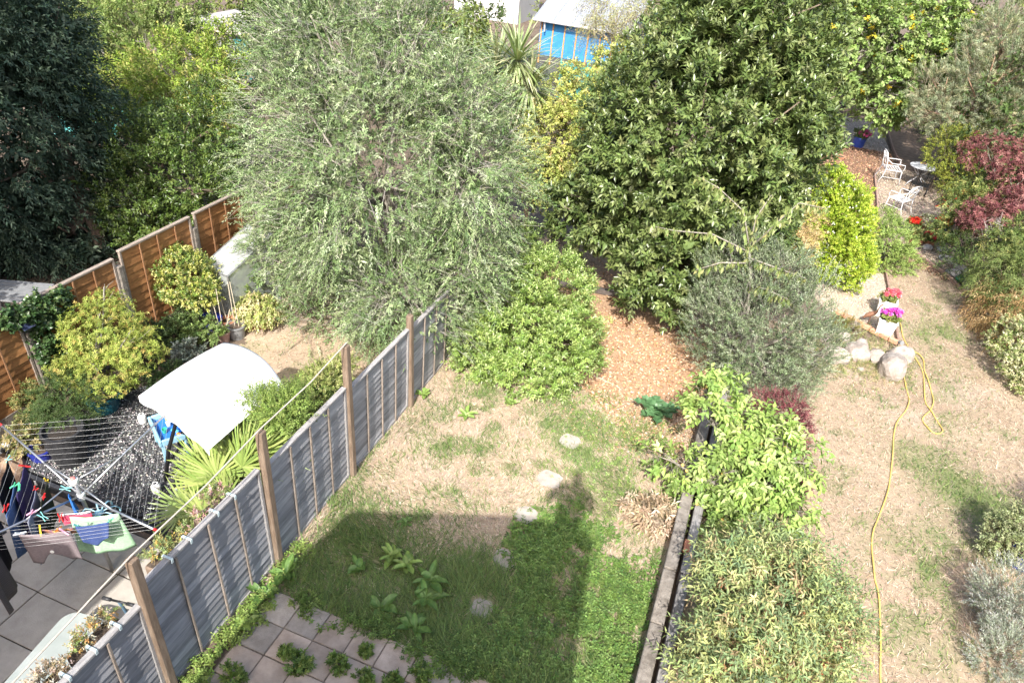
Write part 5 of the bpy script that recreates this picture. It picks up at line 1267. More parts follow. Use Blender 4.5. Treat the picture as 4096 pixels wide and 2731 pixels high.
for s in (-1, 1): MB().tube([(-.06, s * .06, .4), (-.03, s * .07, .5), (.03, s * .07, .5), (.06, s * .06, .4)], .008, 5).build('handle', WHITEP, bg_)
MB().tube([(.176, -.02, .2), (.172, .02, .22), (.17, .01, .27)], .012, 5).build('print', mat('bag_red', (.6, .1, .06), .5), bg_)

# ---- planters hooked over the grey fence, their plants, the rope along the posts
HOOK = mat('hook_plastic', (.42, .50, .51), .4)
for k, (y0, lb, pl_lb, cols, hgt) in enumerate(((1.98, 'brown trough hooked over the fence nearest the house', 'dried pale flower heads in the nearest fence trough', [(.55, .46, .36), (.66, .6, .52), (.4, .3, .2)], .2),
                                     (2.55, 'brown trough hooked over the fence before the first tall post', 'orange brown withered plants in the second fence trough', [(.5, .28, .1), (.36, .3, .14), (.6, .52, .4), (.2, .26, .08)], .24),
                                     (3.55, 'brown trough hooked over the fence just past the first tall post', 'green and yellow flowering plants in the third fence trough', [(.22, .3, .1), (.36, .4, .16), (.6, .42, .12), (.3, .36, .16)], .26),
                                     (4.25, 'brown trough hooked over the fence before the second tall post', 'pink flower spikes in the fourth fence trough', [(.55, .3, .3), (.2, .28, .09), (.6, .42, .4), (.3, .36, .12)], .26))):
    zt = 1.6 if y0 < 3 else 1.78
    t = thing('fence_planter', lb, 'planter', (-4.70, y0, zt), 0, 'troughs hooked over the fence')
    MB().box((-.02, 0, -.19), (.15, .52, .14), None, .015).build('trough', mat('trough_brown', (.16, .11, .08), .8, (.24, .18, .13), 8), t)
    MB().box((-.02, 0, -.118), (.12, .48, .01)).build('soil', COMPOST, t)
    for s in (-.14, .14):
        MB().box((.125, s, .012), (.125, .03, .01), None, .003).box((.185, s, -.02), (.01, .03, .05), None, .003).box((.066, s, -.06), (.01, .03, .135), None, .003).build('hook', HOOK, t)
    pp = thing('trough_plant', pl_lb, 'plant', (-4.73, y0, zt - .1), 0, 'plants in the fence troughs')
    foliage('foliage', pp, LEAF, [(-.02, 0, hgt * .15, .07, .24, hgt * .35)], 48, .04, 5, .08, 7, .03, .013, cols, up=.7, inner=.3, low=-1, twig=(.35, .28, .16), twr=.003, jit=.3)
rp1 = MB()
pr = [(-4.5, .3, 2.05), (-4.5, 1.7, 2.15), (-4.5, 3.0, 2.31), (-4.49, 4.0, 2.33), (-4.5, 4.92, 2.395), (-4.49, 5.9, 2.41), (-4.5, 6.77, 2.5)]
o = rp1.tube(pr, .009, 6).build('rope', ROPE); tag(o, 'pale clothes rope strung along the tops of the fence posts', 'rope')

# ---- fan palm
FP = thing('fan_palm', 'bushy dwarf fan palm growing against the grey fence', 'palm', (-5.3, 5.35, 0))
MB().tube([(0, 0, 0), (0, 0, .25), (.02, 0, .42)], [.14, .13, .09], 10).build('trunk', mat('palm_trunk', (.12, .08, .05), .95, (.25, .18, .12), 30, .8), FP)
fr = random.Random(12)
hubs = [(-5.14, 5.2, 1.28, .62), (-5.74, 5.4, .97, .55), (-4.97, 5.7, 1.15, .62), (-5.79, 5.2, .71, .55), (-5.26, 5.0, .87, .5), (-6.0, 4.92, .35, .5), (-5.26, 5.6, 1.23, .58), (-5.5, 5.75, 1.1, .5), (-5.0, 5.35, 1.0, .5),
        (-5.6, 4.85, .55, .48), (-5.9, 5.6, .7, .5), (-5.1, 6.0, .9, .5), (-5.45, 5.15, .65, .45), (-5.0, 4.9, .6, .42), (-5.7, 5.0, .45, .4), (-5.3, 5.9, .75, .45), (-5.35, 5.3, 1.1, .6), (-5.55, 5.15, 1.0, .55), (-5.05, 5.5, 1.25, .6), (-5.15, 5.85, 1.2, .6), (-5.9, 5.3, .9, .55), (-5.4, 5.5, 1.25, .62), (-5.6, 5.5, 1.1, .6), (-5.2, 5.35, 1.3, .6), (-5.75, 5.1, .8, .55), (-5.0, 5.6, 1.3, .55)]
for (x, y, z, rad) in hubs:
    x = min(x, -5.12)
    h = Vector((x + 5.3, y - 5.35, z))
    out = Vector((h.x, h.y, 0)); out = out.normalized() if out.length > .05 else Vector((fr.uniform(-1, 1), fr.uniform(-1, 1), 0)).normalized()
    axis = (out * .35 + Vector((0, 0, .9)) + Vector((0, .35, 0))).normalized() if z > .5 else (out * .9 + Vector((0, 0, .25))).normalized()
    side = axis.cross(Vector((0, -.6, .8))).normalized(); nrm = side.cross(axis).normalized()
    P_ = []; D_ = []
    n = 26
    for k in range(n):
        a = R_(-115 + 230 * k / (n - 1)) + fr.uniform(-.03, .03)
        D_.append(axis * math.cos(a) + side * math.sin(a) + nrm * .12 * math.cos(a)); P_.append(h)
    P_ = np.array(P_); D_ = np.array(D_)
    V, F, Cc = long_leaf_arrays(P_, D_, np.tile(np.array(nrm), (n, 1)) + rdir(n) * .15, rad * rng.uniform(.85, 1.1, n), .032, pick([(.26, .33, .09), (.33, .40, .13), (.2, .28, .07)], n, .1), rng.uniform(.05, .25, n))
    V2, F2, C2 = stick_arrays(np.array([[.0, 0, .35]]), np.array([[h.x, h.y, h.z]]), .012, .008, np.array([[.24, .3, .1]]))
    V, F, Cc = merge([(V, F, Cc), (V2, F2, C2)])
    link('frond', npmesh('frond', V, F, Cc), LEAF_GLOSS, FP)
tuft_ = thing('border_weeds', 'low mixed flowering weeds at the foot of the fan palm', 'plant', (-5.35, 4.7, 0)); tuft(tuft_, 'foliage', (0, 0, 0), .5, .5, 170, .045, .022, [(.2, .28, .08), (.28, .34, .12), (.45, .3, .28), (.14, .2, .05)])

# grey table-like thing and clutter in the yard beyond the orange fence
sh = thing('yard_table', 'grey slatted table in the dark yard beyond the orange fence', 'table', (-12.2, 7.5, 0), R_(20))
for k in range(6): MB().box((0, -.3 + k * .12, .72), (1.2, .1, .03)).build('slat', GREYP, sh)
for sx in (-1, 1):
    for sy in (-1, 1): MB().box((sx * .5, sy * .26, .352), (.05, .05, .703)).build('leg', GREYP, sh)

# ================================================================== WEEDS AND PLANTS OF THE MIDDLE GARDEN
WEED = [(.12, .20, .04), (.16, .25, .055), (.20, .29, .075), (.09, .15, .035)]
def carpet(name, label, n, dens, xr, yr, h, ll, lw, nl, cols, cat='weeds', z=.02):
    x = rng.uniform(*xr, n * 4); y = rng.uniform(*yr, n * 4)
    k = rng.random(len(x)) < dens(x, y); x = x[k][:n]; y = y[k][:n]; n = len(x)
    hh = h * rng.uniform(.5, 1.3, n)
    P = np.stack([x, y, np.full(n, z)], -1)
    D = unit(np.stack([rng.normal(0, .3, n), rng.normal(0, .3, n), np.ones(n)], -1))
    t = np.tile((np.arange(nl) + 1) / nl, n)
    pos = np.repeat(P, nl, 0) + np.repeat(D, nl, 0) * (t * np.repeat(hh, nl))[:, None]
    ph = np.tile(np.arange(nl) * 2.2, n) + np.repeat(rng.uniform(0, 6.3, n), nl)
    LD = np.stack([np.cos(ph), np.sin(ph), .15 + .5 * (t - .5)], -1)
    LN = np.array([0, 0, 1.0]) + rdir(len(pos)) * .35
    sc_ = (1.15 - .5 * t)
    cc = np.repeat(pick(cols, n, .16), nl, 0) * (1 + rng.normal(0, .1, (n * nl, 1)))
    V, F, Cc = leaf_arrays(pos, LD, LN, ll * sc_ * rng.uniform(.7, 1.2, n * nl), lw * sc_ * rng.uniform(.7, 1.2, n * nl), np.clip(cc, .01, .8), .12, .15)
    V2, F2, C2 = stick_arrays(P, P + D * hh[:, None], .003, .002, pick([(.2, .24, .08)], n))
    o = link(name, npmesh(name, *merge([(V, F, Cc), (V2, F2, C2)])), LEAF)
    return tag(o, label, cat, kind='stuff')
def dmint(x, y):
    e = np.clip((x + 1.85 + .3 * np.sin(y * 3)) / .6, 0, 1) * np.clip((7.5 + .7 * bump2(x, y, -1.2, 7.3, .5, .9) - y) / 1.0, 0, 1) * np.clip((.3 - x) / .12, 0, 1) * np.where((y < 4.6) & (x < -1.1), .04, 1)
    return e * np.clip((fbm(x, y, .45, 60) - .33) * 3.0, .03, 1)
carpet('ground_cover', 'green leafy ground cover along the right side of the shaded lawn', 3900, dmint, (-1.9, .3), (3.9, 7.9), .10, .065, .032, 7, [(.12, .205, .045), (.16, .255, .06), (.20, .30, .085), (.09, .155, .04)])
carpet('ground_cover', 'sunlit green weeds along the foot of the grey fence', 380, lambda x, y: np.clip((-4.16 + .08 * np.sin(y * 5) - x) / .08, 0, 1) * (.25 + .9 * (fbm(x, y, .4, 62) > .38)), (-4.5, -4.02), (2.2, 5.3), .13, .06, .028, 8, [(.24, .33, .08), (.30, .39, .11), (.18, .26, .06)])
carpet('ground_cover', 'leafy weeds creeping over the patio edge', 420, lambda x, y: np.clip(1 - np.abs(y - 4.55 - .1 * np.sin(x * 4)) / .22, 0, 1) * (fbm(x, y, .35, 63) > .42), (-4.3, -1.0), (4.2, 4.9), .14, .05, .024, 9, WEED)
carpet('ground_cover', 'sparse seedlings on the lawn by the mulch', 420, lambda x, y: .8 * bump2(x, y, -.9, 9.6, .8, .7) + .5 * bump2(x, y, -.5, 8.2, .6, .8) + .3 * bump2(x, y, -1.6, 10.2, .6, .3), (-2.4, .25), (7.4, 10.8), .06, .045, .022, 6, [(.22, .32, .08), (.28, .38, .12)])
carpet('ground_cover', 'low grass and weeds round the rockery stones', 900, lambda x, y: bump2(x, y, 3.0, 14.6, .9, .9), (1.8, 4.3), (13.3, 16.2), .09, .06, .012, 8, [(.26, .31, .1), (.36, .38, .16), (.5, .42, .24)])
# weeds in the joints of the patio: each clump a plant
rj = random.Random(8)
for k, (x, y, s, lb) in enumerate([(-3.62, 3.86, .12, 'small bright weed clump in the patio joint by the third slab'), (-3.38, 3.78, .2, 'broad-leaved weed spreading over the patio middle'), (-2.98, 3.98, .16, 'leafy green weed near the middle of the patio'), (-2.78, 4.25, .1, 'small weed by the patio lawn edge'),
                                 (-2.62, 3.95, .14, 'weed clump right of the patio middle'), (-2.3, 4.05, .13, 'weed sprouting beside the grey slab'), (-4.0, 3.36, .18, 'bushy weed on the left of the patio'), (-4.12, 3.05, .16, 'weed at the lower left of the patio'),
                                 (-3.45, 3.2, .2, 'round mossy weed at the bottom of the patio'), (-2.1, 3.85, .18, 'tall weed at the right of the patio'), (-2.0, 4.2, .22, 'tall leafy weed where patio meets lawn'), (-2.45, 3.6, .14, 'weed at the bottom right of the patio'), (-1.85, 3.7, .2, 'weed clump at the right patio edge')]):
    t = thing('patio_weed', lb, 'weed', (x, y, .04), 0, 'weeds growing in the patio joints'); s *= .8
    foliage('leaves', t, LEAF, [(0, 0, s * .45, s * .7, s * .6, s * .5), (s * .4, -s * .3, s * .3, s * .4, s * .35, s * .3)], 24, s * .3, 4, s * .4, 7, .045, .02, WEED + [(.24, .3, .08)], up=.8, inner=.3, low=-1, ground=.0)
# broad-leaved rosettes, each leaf a part
def big_leaf(L_, w, cup, col_mat, parent, az, tilt, bend, loc=(0, 0, 0), wav=0.0, lobes=0):
    mb = MB(); n = 7
    def fn(u, v):
        t = v; ww = w * (math.sin(math.pi * min(1, t * .92 + .06)) ** .8)
        if lobes: ww *= 1 + .38 * math.sin(t * lobes * math.pi * 2)
        x = (u - .5) * ww
        return Vector((x, L_ * t, cup * abs(u - .5) * w * 1.2 + L_ * (math.sin(tilt) * t - bend * t * t) + wav * math.sin(t * 12 + u * 5)))
    me = mb.grid(fn, 4, n if not lobes else 18).mesh('leaf', True)
    o = link('leaf', me, col_mat, parent); o.rotation_euler = (0, 0, az); o.location = loc
    return o
BL1 = mat('broad_leaf', (.075, .15, .03), .45, (.13, .225, .05), 12, .3, 40, objrand=.2)
BL2 = mat('broad_leaf_pale', (.14, .225, .045), .45, (.22, .31, .075), 12, .3, 40, objrand=.2)
BL3 = mat('blue_leaf', (.05, .12, .045), .4, (.10, .19, .08), 10, .3, 30, objrand=.15)
rr_ = random.Random(31)
for (x, y, n, L_, w, m_, lb) in [(-3.2, 5.62, 9, .20, .10, BL2, 'pale broad-leaved rosette, left half of the largest clump on the shaded lawn'), (-2.92, 5.58, 9, .21, .10, BL2, 'pale broad-leaved rosette, right half of the largest clump on the shaded lawn'), (-2.54, 5.5, 4, .30, .12, BL1, 'upright broad-leaved plant right of the pale rosettes'), (-2.45, 5.22, 5, .26, .11, BL1, 'spreading broad-leaved plant below the upright one'),
                               (-3.5, 5.26, 4, .2, .1, BL1, 'small broad-leaved plant left of the pale rosettes'), (-2.92, 4.86, 4, .24, .13, BL1, 'broad-leaved plant near the patio edge'), (-2.4, 4.78, 5, .24, .11, BL1, 'dark broad-leaved plant near the patio edge'), (-4.3, 4.78, 5, .28, .15, BL1, 'large-leaved plant at the fence corner of the patio'), (-4.36, 4.4, 4, .24, .14, BL1, 'large-leaved plant at the foot of the fence'),
                               (-4.3, 3.95, 4, .2, .11, BL2, 'broad pale leaf plant in the fence weeds'), (-3.5, 8.82, 5, .2, .09, BL2, 'lone bright green weed on the dry lawn'), (-4.42, 9.0, 5, .16, .09, BL2, 'small leafy weed at the foot of the far fence'), (-2.95, 9.5, 4, .15, .07, BL2, 'small weed before the bright green shrub'), (-3.3, 6.25, 4, .12, .07, BL1, 'small weed at the top of the shaded lawn'), (-3.38, 3.8, 5, .15, .07, BL3, 'dark dock leaf rosette on the patio')]:
    t = thing('rosette_weed', lb, 'weed', (x, y, .02), 0, 'broad-leaved weeds in the lawn')
    for k in range(n + 4):
        big_leaf(L_ * rr_.uniform(.5, 1.1), w * rr_.uniform(.6, 1.05), .5, m_, t, k * 2.4 + rr_.uniform(-.5, .5), rr_.uniform(.5, 1.25), rr_.uniform(.3, .6), (rr_.uniform(-.03, .03), rr_.uniform(-.03, .03), .006 * k), .006)
t = thing('acanthus_plant', 'dark green lobed-leaf plant at the edge of the mulch', 'plant', (-.45, 10.45, .02))
for k in range(13):
    big_leaf(rr_.uniform(.3, .48), rr_.uniform(.17, .24), .3, BL3, t, k * 2.4, rr_.uniform(.3, 1.0), rr_.uniform(.15, .4), (0, 0, .02 + .012 * k), .012, 4)
t = thing('dead_plant', 'heap of dry dead leaves beside the low wall', 'plant', (-.02, 7.85, 0))
foliage('dead_leaves', t, LEAF, [(0, 0, .2, .28, .25, .2), (-.2, .1, .15, .2, .15, .12)], 90, .07, 4, .14, 6, .1, .024, [(.5, .38, .26), (.6, .48, .36), (.4, .29, .19)], up=-.1, droop=.5, hang=.3, low=-1, twig=(.4, .32, .24), twr=.003)
pk = thing('plank', 'weathered dark timber lying across the mulch behind the bay tree', 'plank', (-2.6, 14.3, .03), R_(8)); MB().box((0, 0, .06), (2.2, .14, .12), None, .01).build('board', mat('dark_plank', (.07, .06, .055), .85, (.12, .1, .09), 6, .5), pk)
pk = thing('stick', 'pale stick lying on the mulch by the bright green shrub', 'stick', (-1.6, 11.0, .04), R_(-15)); MB().tube([(-.2, 0, 0), (0, .01, .005), (.22, 0, .01)], [.012, .011, .008], 6).build('wood', mat('pale_stick', (.5, .42, .32), .8), pk)

# ================================================================== THINGS IN THE RIGHT GARDEN
hosem = mat('hose_yellow', (.56, .40, .10), .45, (.64, .48, .15), 10)
hp = [(4.02, 18.9), (4.1, 17.2), (4.16, 16.5), (4.18, 15.89), (4.3, 15.22), (4.46, 14.57), (4.4, 13.65), (4.41, 13.27), (4.49, 13.01), (4.6, 12.59), (4.56, 12.41), (4.39, 12.38), (4.28, 12.65), (4.31, 12.81), (4.47, 13.14), (4.55, 13.49), (4.55, 13.98), (4.5, 14.54), (4.52, 15.01), (4.42, 15.28), (4.29, 15.34), (4.16, 15.2), (4.08, 14.8),
      (4.05, 14.31), (4.06, 13.8), (4.09, 13.34), (4.01, 12.91), (3.81, 12.41), (3.72, 11.98), (3.66, 11.42), (3.57, 10.65), (3.48, 10.15), (3.31, 9.5), (3.22, 9.16), (3.19, 8.73), (3.2, 8.3), (3.23, 8.02), (3.24, 7.59), (3.22, 7.15), (3.19, 6.52), (3.2, 5.6), (3.1, 4.6)]
sm_ = []
for i in range(len(hp) - 1):
    p0 = hp[max(i - 1, 0)]; p1 = hp[i]; p2 = hp[i + 1]; p3 = hp[min(i + 2, len(hp) - 1)]
    for k in range(5):
        t_ = k / 5
        sm_.append(tuple(.5 * ((2 * p1[j]) + (-p0[j] + p2[j]) * t_ + (2 * p0[j] - 5 * p1[j] + 4 * p2[j] - p3[j]) * t_ ** 2 + (-p0[j] + 3 * p1[j] - 3 * p2[j] + p3[j]) * t_ ** 3) for j in (0, 1)))
o = MB().tube([(x, y, .034 + .012 * math.sin(i * .7)) for i, (x, y) in enumerate(sm_)], .0125, 7).build('garden_hose', hosem, None, smooth=True)
tag(o, 'yellow garden hose snaking down the right lawn', 'hose')

ROCK = mat('pale_rock', (.22, .18, .15), .9, (.42, .375, .335), 5, .9, 22, objrand=.12, detail=9)
ROCKG = mat('grey_rock', (.30, .28, .26), .9, (.5, .48, .46), 6, .6, 30, objrand=.15)
def rock(loc, s, lb, seed, m_=None, group='rockery stones', name='rock', cat='rock'):
    import bmesh
    bm = bmesh.new(); bmesh.ops.create_icosphere(bm, subdivisions=3, radius=1.0)
    r = random.Random(seed); planes = []
    for k in range(9):
        d = Vector((r.gauss(0, 1), r.gauss(0, 1), r.gauss(0, 1))).normalized(); planes.append((d, r.uniform(.62, .88)))
    for v in bm.verts:
        for d, q in planes:
            a = v.co.dot(d)
            if a > q: v.co -= d * (a - q) * .9
        v.co += v.normal * r.uniform(-.045, .03)
        v.co = Vector((v.co.x * s[0], v.co.y * s[1], v.co.z * s[2]))
    me = bpy.data.meshes.new('rock'); bm.to_mesh(me); bm.free()
    s = tuple(q * 1.2 for q in s) if m_ is None else s
    o = link(name, me, m_ or ROCK, None, (loc[0], loc[1], s[2] * .5)); o.scale = (1.2,) * 3 if m_ is None else (1,) * 3; o.rotation_euler = (0, 0, r.uniform(0, 3))
    return tag(o, lb, cat, group)
rock((3.78, 14.2), (.36, .30, .24), 'largest pale boulder at the front corner of the rockery', 1)
rock((2.68, 14.05), (.27, .20, .2), 'long pale block at the left of the rockery', 2)
rock((3.12, 14.5), (.22, .30, .18), 'pale rock in the middle of the rockery', 3)
rock((3.52, 14.5), (.18, .16, .16), 'white rock wedged behind the largest boulder', 4)
rock((4.02, 14.85), (.2, .24, .2), 'pale rock at the right corner below the brick edging', 5)
rock((2.85, 15.1), (.14, .13, .12), 'small pale stone behind the long block', 6)
rock((3.25, 15.0), (.15, .12, .1), 'small flat stone in the rockery grass', 7)
rock((3.1, 15.72), (.14, .14, .13), 'round white stone below the brick edging', 8)
rock((2.5, 14.75), (.13, .12, .1), 'small stone beside the grey olive shrub', 9)
rock((3.2, 13.95), (.07, .06, .05), 'tiny stone in front of the rockery', 10)
for k, (x, y, s, lb) in enumerate([(5.28, 21.75, .2, 'tan round stone by the red geranium pots'), (5.7, 21.8, .2, 'brown round stone in the border shade'), (5.75, 21.1, .26, 'pale blue grey slab stone in the right border'), (5.78, 20.2, .24, 'grey brown flat stone by the log edging'), (6.32, 18.1, .14, 'white stone at the end of the log edging'), (6.05, 20.7, .22, 'dark stone under the border shrub'), (5.5, 22.3, .16, 'small grey stone behind the geraniums')]):
    rock((x, y), (s, s * .8, s * .5), lb, 20 + k, ROCKG, 'stones in the right border')
sl = thing('spot_lamp', 'small grey garden spot lamp on the rockery', 'lamp', (3.92, 15.02, .22)); MB().tube([(0, 0, .1), (.05, -.08, .13)], [.035, .05], 10).build('lamp_head', GREYP, sl); MB().tube([(0, 0, 0), (0, 0, .1)], .012, 6).build('stake', BLACKP, sl)
# brick edging
BRI = mat('edging_brick', (.50, .24, .14), .85, (.66, .38, .26), 14, .4, objrand=.14)
e_ = thing('brick_edging', 'row of orange edging bricks below the white planters', 'edging', (3.365, 15.82, 0), math.atan2(15.42 - 16.22, 4.04 - 2.69))
for k in range(7):
    o = MB().box((0, 0, 0), (.205, .1, .1), None, .008).build('brick', BRI, e_); o.location = (-.67 + k * .222, rr_.uniform(-.012, .012), .075 + rr_.uniform(-.008, .008)); o.rotation_euler = (0, 0, rr_.uniform(-.06, .06))
WED = mat('edging_wood', (.25, .15, .11), .85, (.37, .26, .21), 8, .5, stretch=(4, 1, 4), objrand=.12)
def edging(name, label, pts, h=.12, w=.05, m_=WED):
    t = thing(name, label, 'edging', (pts[0][0], pts[0][1], 0))
    for a, b in zip(pts[:-1], pts[1:]):
        dx, dy = b[0] - a[0], b[1] - a[1]; L_ = math.hypot(dx, dy)
        o = MB().box((0, 0, 0), (L_ - .004, w, h), None, .008).build('board', m_, t)
        o.location = ((a[0] + b[0]) / 2 - pts[0][0], (a[1] + b[1]) / 2 - pts[0][1], h / 2 + .004); o.rotation_euler = (0, 0, math.atan2(dy, dx))
edging('timber_edging', 'reddish timber edging beside the white planters', [(4.03, 15.55), (4.01, 17.0), (4.0, 18.4), (3.98, 19.6)])
edging('timber_edging', 'curved timber edging between bark and seating gravel', [(4.03, 22.9), (4.04, 24.2), (4.08, 25.6), (4.1, 26.8), (4.13, 27.8), (4.26, 28.5), (4.6, 29.1)])
edging('timber_edging', 'long timber edging between lawn and right rockery', [(4.86, 21.2), (5.29, 20.46), (5.66, 19.81), (5.9, 19.13), (6.07, 18.53), (6.14, 18.1)], .1, .07)
lg = thing('log_edging', 'grey log lying along the right border', 'log', (5.98, 19.1, 0)); MB().tube([(.04, 1.15, .09), (-.04, .35, .08), (.04, -.33, .08), (.13, -.9, .07)], [.06, .065, .07, .06], 9).build('log', BARK_GREY, lg, smooth=True)
edging('timber_edging', 'timber edging along the far brown path', [(5.15, 29.6), (5.02, 32), (5.0, 35)], .1, .06)
# white planters with flowers
def planter(x, y, lb, pl, cols):
    t = thing('white_planter', lb, 'planter', (x, y, .02), R_(-6)); s0, s1, h = .15, .19, .40
    for k in range(4):
        a = k * math.pi / 2; R3 = Matrix.Rotation(a, 3, 'Z')
        vs = [R3 @ Vector(q) for q in [(-s0, -s0, 0), (s0, -s0, 0), (s1, -s1, h), (-s1, -s1, h), (-s0 + .02, -s0 + .02, 0), (s0 - .02, -s0 + .02, 0), (s1 - .02, -s1 + .02, h), (-s1 + .02, -s1 + .02, h)]]
        MB().add(vs, [(0, 1, 2, 3), (5, 4, 7, 6), (3, 2, 6, 7), (0, 4, 5, 1)]).build('side_panel', WHITEP, t)
        p = R3 @ Vector((0, -s1 + .005, h + .012)); MB().box(p, (2 * s1 + .03, .04, .028) if k % 2 == 0 else (.04, 2 * s1 - .05, .028), None, .005).build('rim', WHITEP, t)
    MB().box((0, 0, h - .06), (2 * s1 - .07, 2 * s1 - .07, .02)).build('soil', COMPOST, t)
    f = thing('bedding_flowers', pl, 'flowers', (x, y, .4))
    foliage('leaves', f, LEAF, [(0, 0, .06, .16, .16, .09)], 40, .05, 4, .06, 6, .05, .035, [(.16, .22, .05), (.26, .32, .1), (.2, .2, .06)], up=.6)
    foliage('petals', f, PETAL, [(.06, .02, .2, .11, .1, .06), (-.1, 0, .17, .07, .07, .05)], 34, .04, 5, .03, 5, .05, .045, cols, up=.6, ang=1.2, inner=.1)
planter(3.73, 15.78, 'nearer white square planter on the pale gravel', 'magenta flowers in the nearer white planter', [(.75, .14, .6), (.8, .25, .7), (.65, .08, .5)])
planter(3.79, 16.78, 'farther white square planter on the pale gravel', 'coral pink flowers in the farther white planter', [(.8, .18, .22), (.85, .3, .32), (.7, .1, .15)])
# bird statue
bd = thing('bird_statue', 'rusty brown metal crane statue between the white planters', 'statue', (3.42, 16.08, .02))
RUST = mat('rust', (.16, .075, .045), .7, (.24, .12, .07), 20, .3)
bm_ = MB().tube([(-.16, -.06, .16), (-.1, -.03, .22), (-.02, 0, .27), (.06, .02, .31), (.1, .03, .36)], [.008, .04, .06, .045, .022], 10)
bm_.tube([(.09, .03, .35), (.1, .03, .43), (.11, .03, .50), (.14, .04, .54), (.165, .045, .535)], [.02, .015, .013, .022, .012], 8)
bm_.build('body', RUST, bd, smooth=True)
MB().tube([(.16, .045, .535), (.23, .06, .51)], [.009, .002], 6).build('beak', RUST, bd)
for s in (-1, 1): MB().tube([(0, s * .02, .24), (.01, s * .025, .12), (-.005, s * .025, 0), (.035, s * .03, 0)], .006, 5).build('leg', RUST, bd)
# heather and red lily by the rockery
t = thing('heather', 'low brown green heather beside the round white stone', 'plant', (2.9, 15.55, 0)); foliage('foliage', t, LEAF, [(-.1, 0, .14, .2, .2, .2), (.15, -.05, .12, .14, .16, .18)], 90, .05, 6, .12, 10, .022, .008, [(.22, .2, .05), (.3, .28, .08), (.14, .15, .04)], up=1.0, spread=.4)

# ---- metal garden furniture
WM = mat('white_metal', (.74, .74, .73), .4, (.64, .64, .62), 30)
GM = mat('grey_white_metal', (.50, .51, .52), .4, (.62, .62, .62), 30)
def iron_chair(lb, loc, rz, m_):
    """front is +y"""
    t = thing('garden_chair', lb, 'chair', loc, rz, 'metal garden chairs')
    w = .27; r_ = .014
    for s in (-1, 1):
        MB().tube([(s * w, -.36, 0), (s * w, -.26, .24), (s * w, -.24, .45), (s * w, -.27, .7), (s * w * .93, -.33, .9)], r_, 7).build('back_leg', m_, t, smooth=True)
        MB().tube([(s * w, .30, 0), (s * w, .26, .25), (s * w, .24, .45)], r_, 7).build('front_leg', m_, t, smooth=True)
        MB().tube([(s * w, .24, .45), (s * w * 1.04, .28, .56), (s * w * 1.06, .26, .66), (s * w * 1.05, .1, .67), (s * w * 1.02, -.12, .66), (s * w, -.275, .76)], r_ * .95, 7).build('armrest', m_, t, smooth=True)
    fb = MB(); tp = [(-w * .93, -.33, .9), (-w * .7, -.345, .955), (0, -.35, .97), (w * .7, -.345, .955), (w * .93, -.33, .9)]
    fb.tube(tp, r_, 7)
    b = fb.build('back_frame', m_, t, smooth=True)
    yb = lambda z: -.25 - .09 * max(0, (z - .5)) / .45
    MB().tube([(-w, yb(.5), .5), (w, yb(.5), .5)], r_ * .8, 6).build('back_rail', m_, t)
    for pts in ([(-w * .95, .52), (-.05, .66), (.1, .8), (.02, .95)], [(w * .95, .52), (.05, .66), (-.1, .8), (-.02, .95)], [(-w * .95, .85), (-.08, .74), (.08, .74), (w * .95, .85)], [(-.13, .5), (-.19, .7), (-.13, .93)], [(.13, .5), (.19, .7), (.13, .93)]):
        MB().tube([(x, yb(z), z) for x, z in pts], .008, 5).build('scroll', m_, b, smooth=True)
    sf = MB().tube([(-w, -.24, .45), (w, -.24, .45), (w, .25, .45), (-w, .25, .45)], .013, 6, closed=True).build('seat_frame', m_, t)
    for k in range(6):
        y = -.18 + k * .08; MB().box((0, y, .452), (2 * w - .02, .036, .012)).build('slat', m_, t)
    for s in (-1, 1): MB().tube([(s * w, -.26, .22), (s * w, .26, .22)], .008, 5).build('stretcher', m_, t)
    return t
c2_ = iron_chair('bright white metal garden chair nearest, turned half away', (4.62, 24.35, .02), R_(52), WM)
c1_ = iron_chair('white metal garden chair seen from the side beside the bark', (4.52, 27.35, .02), R_(-82), GM)
c1_.scale = (1.12, 1.12, 1.12)
def mesh_chair(lb, loc, rz):
    t = thing('mesh_chair', lb, 'chair', loc, rz, 'dark mesh garden chairs')
    for s in (-1, 1):
        MB().tube([(s * .24, -.26, 0), (s * .24, -.22, .44), (s * .27, .24, .46), (s * .25, .27, 0)], .012, 6).build('leg', BLKM, t, smooth=True)
    rim = [(.30 * math.cos(a), -.05 - .27 * math.sin(a) if 0 <= a <= math.pi else 0, .62 + .22 * math.sin(a)) for a in np.linspace(-.0, math.pi, 14)]
    MB().tube([(.29, .2, .47)] + rim + [(-.29, .2, .47)], .013, 6).build('back_rim', BLKM, t, smooth=True)
    for k in range(9):
        x = -.2 + .05 * k; MB().tube([(x, -.2, .44), (x, -.27, .6), (x * 1.05, -.05 - .27 * math.sqrt(max(0, 1 - (x / .3) ** 2)), .62 + .22 * math.sqrt(max(0, 1 - (x / .3) ** 2)))], .006, 4).build('back_wire', BLKM, t)
    for k in range(10): MB().box((0, -.2 + k * .045, .45), (.5, .03, .008)).build('seat_strip', BLKM, t)
    return t
mesh_chair('dark mesh chair behind the round table', (5.98, 28.2, .02), R_(140))
mesh_chair('dark mesh chair in front of the round table', (5.38, 26.3, .02), R_(-8))
tb = thing('round_table', 'round grey white metal garden table on curved legs', 'table', (5.48, 27.5, .02))
MB().lathe([(.40, .70), (.43, .705), (.435, .72), (.43, .735), (.40, .738)], 32).build('table_top', mat('table_metal', (.46, .47, .49), .45, (.62, .63, .64), 18), tb)
